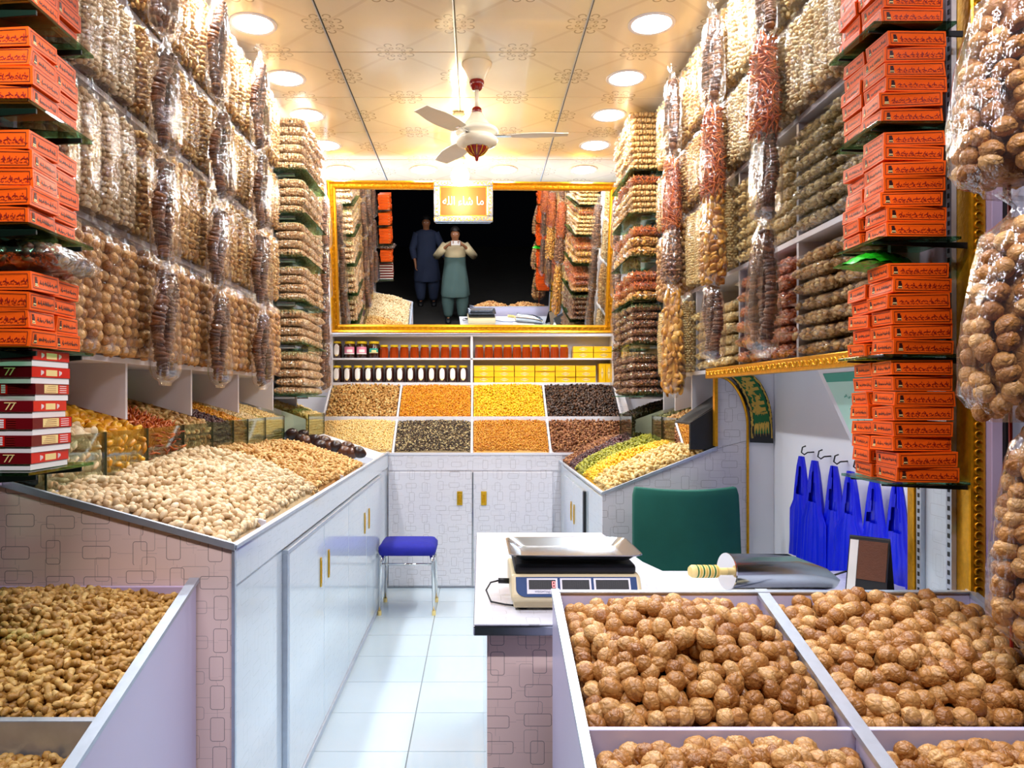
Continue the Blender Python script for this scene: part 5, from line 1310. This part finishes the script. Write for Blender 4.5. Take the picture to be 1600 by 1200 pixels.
# plaque
pq = empty('calligraphy_plaque', (-.112, 6.40, 2.965), 'gold framed orange calligraphy plaque hanging before the mirror top', 'picture')
pq.rotation_euler = (.12, 0, 0); PW, PH = .49, .34
MB().box(-PW/2+.03, PW/2-.03, -.005, .01, .03, PH-.03).build('plaque_board', M['plaque_orange'], pq)
for (a, b, c, d) in ((-PW/2, PW/2, 0, .05), (-PW/2, PW/2, PH-.05, PH), (-PW/2, -PW/2+.05, .05, PH-.05), (PW/2-.05, PW/2, .05, PH-.05)):
    f = MB().box(a, b, -.02, .012, c, d).build('frame_side', M['steel'], pq, bevel=.006); g = MB().box(a+.004, b-.004, -.0225, -.018, c+.004, d-.004)
    o_ = MB(); n = max(2, int(max(b-a, d-c)/.03))
    for k in range(n):
        s = (k+.5)/n; cx, cz = (a+(b-a)*s, (c+d)/2) if b-a > d-c else ((a+b)/2, c+(d-c)*s)
        o_.tube([(cx+.013*math.cos(t), -.022, cz+.013*math.sin(t)) for t in np.linspace(k, k+4.7, 8)], .003, 5)
    o_.build('carving', M['brass'], f, smooth=True)['kind'] = 'stuff'
    
MB().box(-PW/2+.05, PW/2-.05, -.008, -.004, .05, .056).box(-PW/2+.05, PW/2-.05, -.008, -.004, PH-.056, PH-.05).box(-PW/2+.05, -PW/2+.056, -.008, -.004, .05, PH-.05).box(PW/2-.056, PW/2-.05, -.008, -.004, .05, PH-.05).build('inner_border', M['brass'], pq)
try:
    V, Fc = text_mesh('\uFEEA\uFEE0\uFEDF\uFE8D \uFE80\uFE8E\uFEB7 \uFE8E\uFEE3', .15, .002)
    wd = max(v[0] for v in V)-min(v[0] for v in V); s = .34/wd
    MB().add([(v[0]*s, -.009-v[2], v[1]*s*1.15+PH/2) for v in V], Fc).build('lettering', M['white'], pq)
except Exception as e: print('text', e)
MB().tube([(0, 0, PH), (0, .02, CEIL-2.965)], .003, 5).build('hanging_wire', M['dark'], pq)

# ------------------------------------------------------------ desk
DZ = .85
dk = empty('sales_desk', (0, 0, 0), 'white patterned L-shaped sales desk with dark edge behind the walnut bins', 'desk')
top = [(-.008, 2.21), (1.39, 2.21), (1.39, 2.52), (1.54, 2.52), (1.54, 2.89), (.70, 2.89), (.66, 3.05), (.60, 3.714), (.0, 3.714)]
MB().prism(top, DZ-.006, DZ, 2).build('desk_top', M['lam_z'], dk, bevel=.002)
MB().prism([(x*(1.0) + (-.002 if x < .1 else 0), y) for x, y in top], DZ-.035, DZ-.0065, 2).build('top_edge', M['steel'], dk, bevel=.004)
bx('front_panel', M['lam_xl'], .03, 1.38, 2.25, 2.268, 0, DZ-.036, dk)
bx('side_panel', M['lam_y'], .03, .048, 2.268, 3.68, 0, DZ-.036, dk); bx('end_panel', M['lam_x'], .048, .56, 3.66, 3.68, 0, DZ-.036, dk)
bx('inner_panel', M['lam_y'], .54, .56, 2.9, 3.66, 0, DZ-.036, dk)
for k in range(2):
    d = bx('drawer', M['lam_x'], .75+k*.36, 1.09+k*.36, 2.83, 2.85, .62, .80, dk); bx('knob', M['brass'], .90+k*.36, .94+k*.36, 2.85, 2.865, .70, .715, d)

# scale
scl = empty('weighing_scale', (.305, 2.50, DZ), 'beige and blue electronic weighing scale with steel tray on the desk', 'scale')
def rrect(w, d, r, n=5):
    P = []
    for cx, cy, a0 in ((w/2-r, d/2-r, 0), (-w/2+r, d/2-r, PI/2), (-w/2+r, -d/2+r, PI), (w/2-r, -d/2+r, 3*PI/2)):
        for k in range(n+1): a = a0+PI/2*k/n; P.append((cx+r*math.cos(a), cy+r*math.sin(a)))
    return P
def loftp(mb, L, mi=0):
    n = len(L[0][0]); V = [(x, y+dy, z) for P, z, dy in L for x, y in P]
    Fc = [(i*n+k, i*n+(k+1) % n, (i+1)*n+(k+1) % n, (i+1)*n+k) for i in range(len(L)-1) for k in range(n)]
    mb.add(V, Fc+[tuple(range(n-1, -1, -1)), tuple((len(L)-1)*n+k for k in range(n))], mi); return mb
SWd = .40
b = MB(); b.prism([(-.165, .028), (-.172, .045), (-.13, .105), (.13, .105), (.16, .08), (.16, .028)], -SWd/2, SWd/2, 0)
b.build('housing', M['beige'], scl, bevel=.012)
MB().box(-SWd/2+.008, SWd/2-.008, -.150, .15, .008, .030).build('base', M['beige'], scl, bevel=.004)
for x in (-.165, .165):
    for y in (-.12, .12): MB().lathe([(.016, 0), (.018, .009)], 14, M_=Matrix.Translation((x, y, 0))).build('foot', M['black'], scl)
MB().box(-SWd/2+.012, SWd/2-.012, -.125, .12, .104, .135).build('under_tray', M['black'], scl, bevel=.01)
# slanted front panel
A = Vector((0, -.1725, .043)); B_ = Vector((0, -.134, .1015)); up_ = (B_-A); ln = up_.length; up_.normalize(); nn = Vector((0, -up_.z, up_.y))
def fp(x, t, off): p = A+up_*t*ln+nn*off; return (x, p.y, p.z)
def panel(x0, x1, t0, t1, off, th=.002):
    V = [fp(x0, t0, off-th), fp(x1, t0, off-th), fp(x1, t1, off-th), fp(x0, t1, off-th), fp(x0, t0, off), fp(x1, t0, off), fp(x1, t1, off), fp(x0, t1, off)]
    return V, [(0, 3, 2, 1), (4, 5, 6, 7), (0, 1, 5, 4), (1, 2, 6, 5), (2, 3, 7, 6), (3, 0, 4, 7)]
P = []
for k in range(9): a = PI+PI/2*k/8; P.append((-.155+.03*math.cos(a), .42+.36*math.sin(a)))
for k in range(9): a = 3*PI/2+PI/2*k/8; P.append((.155+.03*math.cos(a), .42+.36*math.sin(a)))
P += [(.185, .95), (-.185, .95)]
MB().add([fp(x, t, .0025) for x, t in P]+[fp(x, t, 0) for x, t in P], [tuple(range(len(P)))]+[(i, i+len(P), (i+1) % len(P)+len(P), (i+1) % len(P)) for i in range(len(P))]).build('display_panel', M['bluep'], scl)
for k, (x0, x1, txt) in enumerate(((-.152, -.058, 'WEIGHT(kg)'), (-.05, .045, 'UNIT PRICE'), (.053, .165, 'TOTAL PRICE'))):
    d = MB().add(*panel(x0, x1, .18, .88, .0045)).build('display_frame', M['white'], scl)
    MB().add(*panel(x0+.006, x1-.006, .38, .80, .0055)).build('screen', M['black'], d)
    V, Fc = text_mesh(txt, .0088); MB().add([fp((x0+x1)/2+v[0], .27+v[1]/ln, .0053) for v in V], Fc).build('lettering', M['bluep'], d)
    seg = MB()
    for q in range(5 if k < 2 else 6):
        xx = x1-.016-q*.0135
        for (a, c, e, g) in ((0, .008, .45, .465), (0, .008, .585, .60), (0, .008, .71, .725), (0, .0012, .45, .725), (.007, .0082, .45, .725)): seg.add(*panel(xx+a, xx+c, e, g, .0058, .0004), 1 if (k == 0 and q == 0) else 0)
    s_ = seg.build('digits', [M['dark'], M['led']], d)
# tray
def tray():
    b = MB(); n = 5
    L = [(rrect(.30, .20, .02), .006, 0), (rrect(.33, .23, .02), .008, 0), (rrect(.405, .305, .03), .030, 0), (rrect(.412, .312, .032), .030, 0), (rrect(.412, .312, .032), .033, 0), (rrect(.402, .302, .03), .033, 0), (rrect(.325, .225, .02), .011, 0), (rrect(.29, .19, .02), .009, 0)]
    return loftp(b, L)
tr = tray().build('tray', M['steel'], scl, smooth=False); tr.location = (.0, 0, .137); tr.rotation_euler = (0, 0, 0)
MB().tube([(-.20, .0, .055), (-.235, .0, .056)], .009, 10).tube([(-.235, 0, .056), (-.26, 0, .05), (-.275, -.02, .03), (-.26, -.07, .006), (-.215, -.10, .005), (-.19, -.11, .005)], .003, 8).build('power_cord', M['black'], scl, smooth=True)

# scoop lying on the desk, handle at one end
sco = empty('metal_scoop', (1.0, 2.56, DZ+.0602), 'steel cylindrical grain scoop with a printed handle lying on the desk', 'scoop')
Ry = Matrix.Rotation(PI/2, 4, 'Y')
b = MB(); n = 28
V = []; Fc = []
for j, (xx, hh) in enumerate(((-.185, 1.0), (-.18, 1.0), (-.06, 1.0), (.05, .9), (.15, .62), (.20, .42))):
    for s in (.058, .0565):
        for k in range(n+1):
            a = -PI/2+(k/n-.5)*2*PI*hh*.999; V.append((xx, s*math.cos(a), s*math.sin(a)))
m = n+1
for j in range(5):
    for k in range(n):
        a = j*2*m+k; Fc += [(a, a+1, a+2*m+1, a+2*m), (a+m, a+m+2*m, a+m+2*m+1, a+m+1)]
for k in range(n): Fc += [(k, k+m, k+m+1, k+1)]
b.add(V, Fc); b.build('scoop_body', M['steel'], sco, smooth=True)
MB().lathe([(.001, -.187), (.060, -.187), (.0605, -.183), (.058, -.180), (.001, -.181)], 32, M_=Ry, cap=False).build('end_cap', M['chrome'], sco, smooth=False)
MB().lathe([(.012, -.187), (.012, -.215), (.020, -.22), (.021, -.31), (.016, -.318), (.002, -.32)], 20, M_=Ry).build('handle', M['cream'], sco, smooth=False)
hp = MB()
for k in range(8): hp.lathe([(.0214, -.225-.01*k), (.0216, -.230-.01*k)], 20, k % 2, Ry, cap=False)
hp.build('printed_wrap', [M['goldink'], M['bannergreen']], sco)
sco.rotation_euler = (0.0, math.radians(3), math.radians(13)); sco.location.z = DZ+.072
# papers
for k, (x, y, rz) in enumerate(((.86, 2.66, .1), (.98, 2.72, -.15))):
    o = MB().box(-.105, .105, -.148, .148, 0, .0012).build('paper_sheet', M['paper'], loc=(x, y, DZ+.001+k*.0016), rot=(0, 0, rz)); tag(o, ['white paper sheet on the desk between scale and scoop', 'white paper sheet half under the scoop handle'][k], 'paper')
o = MB().tube([(.52, 2.42, DZ+.004), (.62, 2.50, DZ+.005), (.75, 2.52, DZ+.008), (.95, 2.47, DZ+.008), (1.02, 2.44, DZ+.005)], .003, 6).build('blue_cable', M['bluep'], smooth=True); tag(o, 'thin dark blue cable running across the desk papers', 'cable')
# tent stand
ts = empty('tent_card', (1.315, 2.57, DZ), 'brown faced tent card stand on the desk before the blue bags', 'card stand', rz=math.radians(-42))
for sg, nm in ((1, 'front_leaf'), (-1, 'back_leaf')):
    Mx = Matrix.Translation((0, sg*-.052, 0)) @ Matrix.Rotation(sg*math.radians(-15.5), 4, 'X')
    f = MB().box(-.062, .062, -.002, .002, 0, .185, 0, Mx).build(nm, M['black'], ts)
    g = MB().box(-.058, .058, -.0035*sg-(.0005), -.0035*sg+.0005, .006, .180, 0, Mx)
    if sg > 0:
        MB().box(-.03, .058, -.0042, -.002, .05, .178, 0, Mx).build('picture', M['kernel_d'], f); MB().box(-.058, -.032, -.0042, -.002, .006, .178, 0, Mx).build('side_text_strip', M['card'], f)
    else: g.build('inner_face', M['cream'], f)
MB().tube([(-.062, 0, .181), (.062, 0, .181)], .005, 8).build('spiral_binding', M['dark'], ts)
o = MB().tube([(1.10, 2.82, DZ+.004), (1.18, 2.76, DZ+.006), (1.24, 2.68, DZ+.03), (1.27, 2.64, DZ+.055)], .0035, 7).build('black_wire', M['black'], smooth=True); tag(o, 'short black wire curving over the desk toward the tent card', 'wire')
ph = MB().box(-.05, .05, -.08, .08, 0, .03).build('calculator', M['beige'], loc=(.86, 2.38, DZ), bevel=.006); tag(ph, 'small beige calculator on the desk seen in the mirror', 'calculator')
MB().box(-.04, .04, .03, .065, .03, .0315).build('screen', M['dark'], ph)
kk = MB()
for i in range(4):
    for j in range(4): kk.box(-.04+i*.021, -.024+i*.021, -.07+j*.023, -.053+j*.023, .03, .033)
kk.build('keys', M['dark'], ph)['kind'] = 'stuff'

# chair
ch = empty('office_chair', (1.02, 3.45, 0), 'armless chair draped with a dark green cloth behind the desk', 'chair')
b = MB(); V = []; n, m = 20, 14
def backpt(s, t, d):
    x = (s-.5)*.53*(1-.03*t); z = .50+t*.555+.012*(abs(2*s-1)**2)*t
    if t > .9: x *= 1-.04*((t-.9)/.1)**2
    y = .26-.05*math.sin(PI*s)+.05*t+.006*math.sin(s*19+t*3)*(1-t)
    return (x, y+d, z)
Q = []
for d in (-.022, .022):
    for j in range(m+1):
        for i in range(n+1): Q.append(backpt(i/n, j/m, d))
k0 = (n+1)*(m+1); Fc = []
for j in range(m):
    for i in range(n):
        a = j*(n+1)+i; Fc += [(a, a+1, a+n+2, a+n+1), (k0+a, k0+a+n+1, k0+a+n+2, k0+a+1)]
for i in range(n): a = i; c = m*(n+1)+i; Fc += [(a, k0+a, k0+a+1, a+1), (c, c+1, k0+c+1, k0+c)]
for j in range(m): a = j*(n+1); c = a+n; Fc += [(a, a+n+1, k0+a+n+1, k0+a), (c, k0+c, k0+c+n+1, c+n+1)]
MB().add(Q, Fc).build('backrest', M['greencloth'], ch, smooth=True, bevel=.008)
loftp(MB(), [(rrect(.50, .48, .06), .43, 0), (rrect(.53, .50, .07), .46, 0), (rrect(.52, .49, .07), .50, 0), (rrect(.46, .43, .06), .512, 0)]).build('seat', M['greencloth'], ch, smooth=True)
bx('back_support', M['black'], -.03, .03, .25, .275, .38, .60, ch)
MB().lathe([(.03, .08), (.03, .43)], 16).build('gas_column', M['chrome'], ch)
for k in range(5):
    a = 2*PI*k/5; lg = MB().tube([(0, 0, .10), (.27*math.cos(a), .27*math.sin(a), .065)], [.022, .014], 8).build('leg', M['black'], ch)
    MB().lathe([(.024, -.01), (.026, 0), (.024, .01)], 16, M_=Matrix.Translation((.27*math.cos(a), .27*math.sin(a), .026)) @ Matrix.Rotation(PI/2, 4, 'X')).build('caster', M['black'], lg)
# stools
def stool(x, y, label):
    s = empty('blue_stool', (x, y, 0), label, 'stool', 'blue stools'); H = .41
    loftp(MB(), [(rrect(.385, .36, .05), H, 0), (rrect(.40, .375, .055), H+.02, 0), (rrect(.40, .375, .055), H+.05, 0), (rrect(.36, .33, .05), H+.075, 0), (rrect(.2, .18, .04), H+.085, 0)]).build('seat', M['velvet'], s, smooth=True)
    for sx in (-1, 1):
        for sy in (-1, 1):
            l = MB().tube([(sx*.165, sy*.15, H+.005), (sx*.18, sy*.165, H-.05), (sx*.188, sy*.172, .02)], .011, 10).build('leg', M['chrome'], s, smooth=True)
            MB().lathe([(.014, 0), (.014, .03)], 12, M_=Matrix.Translation((sx*.188, sy*.172, 0))).build('rubber_foot', M['cream'], l)
    MB().tube([(-.18, -.165, H-.06), (.18, -.165, H-.06)], .008, 8).tube([(-.18, .165, H-.06), (.18, .165, H-.06)], .008, 8).tube([(-.18, -.165, H-.06), (-.18, .165, H-.06)], .008, 8).tube([(.18, -.165, H-.06), (.18, .165, H-.06)], .008, 8).build('seat_ring', M['chrome'], s, smooth=True)
stool(-.485, 5.48, 'blue velvet stool with chrome legs standing beside the left counter')
stool(.40, 5.40, 'blue velvet stool mostly hidden beyond the sales desk')

# blue carrier bags on hooks
HB = [(3.53, 1.262), (3.36, 1.256), (3.21, 1.246), (3.04, 1.24), (2.88, 1.235), (2.70, 1.24)]
for k, (y, zt) in enumerate(HB):
    r = random.Random(k); X0 = 1.505-.014*(k % 2)
    V = []; Fc = []; n = 26; rowsz = [1.0, .90, .80, .70, .62, .55, .45, .3, .15, .0]
    Hh = zt-.80+.02*(k % 3)
    wtop, wbot = .024, .125
    for side in (0, 1):
        for j, t in enumerate(rowsz):
            ww = wtop+(wbot-wtop)*(1-t)**.7 if t > .5 else .122+.012*(1-t*2)
            for i in range(n+1):
                s = i/n*2-1; fold = .010*math.sin(s*9+k+t*1.2)*(1.1-t)+.006*math.sin(s*17+k*2)
                dd = (.018*(1-t)+.004)*(1-s*s)**.5
                V.append((X0-.012+(dd if side else -dd)+fold*.7, y+s*ww, zt-.03-Hh*(1-t)))
    m = n+1; L = len(rowsz)*m
    for side in (0, 1):
        for j in range(len(rowsz)-1):
            for i in range(n):
                s = (i+.5)/n*2-1; t = (rowsz[j]+rowsz[j+1])/2
                if side == 0 and t > .62 and abs(s) < .62*(.98-t)/.36: continue    # the mouth opening of the vest bag
                a = side*L+j*m+i; Fc.append((a, a+1, a+m+1, a+m))
    hb = MB().add(V, Fc).build('carrier_bag', M['bluefilm'], smooth=True); 
    tag(hb, f"blue plastic carrier bag on the white wall, {on[k]} hook from the green banner", 'bag', 'blue carrier bags on the alcove wall')
    hk = MB().tube([(1.55, y+.0, zt-.01), (1.52, y, zt-.012), (1.505, y, zt-.022), (1.492, y, zt-.012), (1.497, y, zt+.012), (1.512, y+.0, zt+.018)], .0032, 7).build('wall_hook', M['black'], smooth=True)
    tag(hk, f"small black wall hook holding the {on[k]} blue carrier bag", 'hook', 'black wall hooks')

# ------------------------------------------------------------ people (seen in the mirror)
def figure(name, J, R, E, root, mat):
    me = bpy.data.meshes.new(name); me.from_pydata([tuple(p) for p in J], E, []); o = bpy.data.objects.new(name, me); COL.objects.link(o)
    md = o.modifiers.new('s', 'SKIN'); md.use_smooth_shade = True
    for i, r in enumerate(R): me.skin_vertices[0].data[i].radius = (r, r) if not isinstance(r, tuple) else r
    me.skin_vertices[0].data[root].use_root = True
    sb = o.modifiers.new('u', 'SUBSURF'); sb.levels = 1; sb.render_levels = 1
    dg = bpy.context.evaluated_depsgraph_get(); nm = bpy.data.meshes.new_from_object(o.evaluated_get(dg)); bpy.data.objects.remove(o)
    nm.materials.clear(); nm.materials.append(mat)
    for p in nm.polygons: p.use_smooth = True; p.material_index = 0
    return nm
def person(px, py, arms, kmat, kmat2, label, phone=False):
    root = empty('person', (px, py, 0), label, 'person')
    J = []; R = []; E = []
    def a(p, r, par=None):
        J.append(Vector(p)); R.append(r); i = len(J)-1
        if par is not None: E.append((par, i))
        return i
    pel = a((0, 0, .92), (.15, .11)); sp = a((0, 0, 1.12), (.13, .10), pel); chs = a((0, -.01, 1.32), (.155, .105), sp); nk = a((0, 0, 1.45), .052, chs)
    hd0 = a((0, .02, 1.525), (.062, .072), nk); hd1 = a((0, .012, 1.60), (.078, .095), hd0); hd2 = a((0, .005, 1.67), (.062, .075), hd1)
    ns = a((0, .105, 1.575), .011, hd1)
    for sx in (-1, 1): a((sx*.082, 0, 1.585), .012, hd1)
    for sx in (-1, 1):
        h = a((sx*.10, 0, .88), .085, pel); k = a((sx*.12, .02, .48), .055, h); an = a((sx*.12, -.01, .09), .035, k); f = a((sx*.13, .07, .035), .035, an); a((sx*.14, .15, .025), .025, f)
        s = a((sx*.18, -.01, 1.385), .058, chs)
        el, wr, hand, fd = arms[0 if sx < 0 else 1]
        e = a(el, .040, s); w_ = a(wr, .027, e); pm = a(hand, (.030, .018), w_)
        hv = (Vector(hand)-Vector(wr)).normalized(); side = Vector(fd)
        for q in range(4):
            off = (q-1.5)*.017; ln_ = [.062, .07, .066, .052][q]; oo = Vector((0, 0, 1)).cross(hv).normalized() if abs(hv.z) < .8 else Vector((1, 0, 0))
            spread = Vector(side)*off
            p1 = a(Vector(hand)+spread+hv*.035, .0095, pm); p2 = a(J[p1]+hv*ln_*.45+Vector((0, .006, 0)), .0088, p1); a(J[p2]+(hv*.6+Vector((-sx*.8, .1, 0))).normalized()*ln_*.5, .0078, p2)
        t1 = a(Vector(hand)-Vector(side)*.03+Vector((0, -.01, -.0)), .011, pm); a(J[t1]+(hv-Vector(side)*.7).normalized()*.035, .0095, t1)
    link('body', figure('body', J, R, E, pel, M['skin']), root)
    # kurta
    rings = []; n = 36; t_ = np.arange(n)*2*PI/n
    for (z, ax, ay, y0) in ((1.465, .075, .065, 0), (1.45, .12, .085, 0), (1.41, .205, .115, 0), (1.33, .205, .135, 0), (1.2, .19, .14, 0), (1.05, .195, .15, 0), (.9, .215, .165, 0), (.75, .235, .175, 0), (.62, .25, .185, .005), (.5, .262, .19, .01), (.485, .258, .186, .01)):
        q = superring(ax, ay, n, 2.2, z); q[:, :2] *= (1+.035*np.sin(t_*7+z*4)*min(1, max(0, (1.4-z)*2)))[:, None]; q[:, 1] += y0; rings.append(q)
    V, Fc, n = loft(rings); mi = [0 if i//n < 4 else 1 for i in range(len(Fc))]  # colour split carries the light painted on the tunic
    link('kurta', mesh_np('kurta', V, Fc, [kmat, kmat2], True, mi), root)
    sl_ = MB()
    for i, sx in enumerate((-1, 1)):
        el, wr, hand, fd = arms[i]; s0 = Vector((sx*.165, -.01, 1.385)); e0 = Vector(el); w0 = Vector(wr)
        sl_.tube([s0, s0.lerp(e0, .4), e0, e0.lerp(w0, .35), e0.lerp(w0, .80)], [.085, .078, .066, .062, .055], 14)
    sl_.build('sleeve', kmat, root, smooth=True)
    tr_ = MB()
    for sx in (-1, 1): tr_.tube([(sx*.10, 0, .84), (sx*.125, .01, .6), (sx*.13, .01, .35), (sx*.125, 0, .14), (sx*.12, -.005, .09)], [.12, .125, .115, .085, .075], 16)
    tr_.build('shalwar', kmat2, root, smooth=True)
    for sx in (-1, 1): loftp(MB(), [(rrect(.095, .27, .045), 0, .05), (rrect(.10, .275, .045), .02, .05), (rrect(.085, .20, .04), .06, .02), (rrect(.07, .1, .03), .075, -.02)]).build('shoe', M['black'], root, smooth=True).location = (sx*.13, 0, 0)
    V, Fc = ICO[3]; Vh = V*np.array([.086, .104, .09])+np.array([0, -.008, 1.638]); keep = [f for f in Fc if not (Vh[f].mean(0)[1] > .035 and Vh[f].mean(0)[2] < 1.655) and Vh[f].mean(0)[2] > 1.575]
    link('hair', mesh_np('hair', Vh, np.array(keep), M['hair'], True), root)
    for sx in (-1, 1): MB().lathe([(.001, -.010), (.009, 0), (.001, .010)], 10, M_=Matrix.Translation((sx*.032, .094, 1.605))).build('eye', M['card'], root, smooth=True)
    MB().box(-.025, .025, .088, .098, 1.545, 1.552).build('mouth', M['redink'], root, bevel=.002)
    return root
pA = person(0, -.36, [((-.33, .10, 1.22), (-.155, .285, 1.43), (-.105, .315, 1.475), (0, 0, 1)), ((.33, .10, 1.22), (.155, .285, 1.43), (.105, .315, 1.475), (0, 0, 1))], M['kurta'], M['kurta2'],
            'person in a long tunic with painted-in light, photographing with a phone, seen in the mirror')
phn = MB().box(-.078, .078, -.013, -.004, 1.462, 1.538).build('phone', M['card'], bevel=.003); tag(phn, 'white phone held up sideways in both hands, seen in the mirror', 'phone')
MB().lathe([(.009, 0), (.009, .0015)], 14, M_=Matrix.Translation((.062, -.004, 1.525)) @ Matrix.Rotation(-PI/2, 4, 'X')).build('camera_lens', M['black'], phn)
person(-.52, -1.5, [((-.27, .02, 1.10), (-.22, .16, .88), (-.21, .20, .80), (0, 1, 0)), ((.30, .03, 1.13), (.36, .10, .90), (.37, .13, .82), (0, 1, 0))], M['bluecloth'], M['bluecloth'],
       'person in grey blue clothes standing in the dark behind the photographer, in the mirror')
print('OBJECTS', len(bpy.data.objects), 'TRIS', sum(len(m.loops)-2*len(m.polygons) for m in bpy.data.meshes))
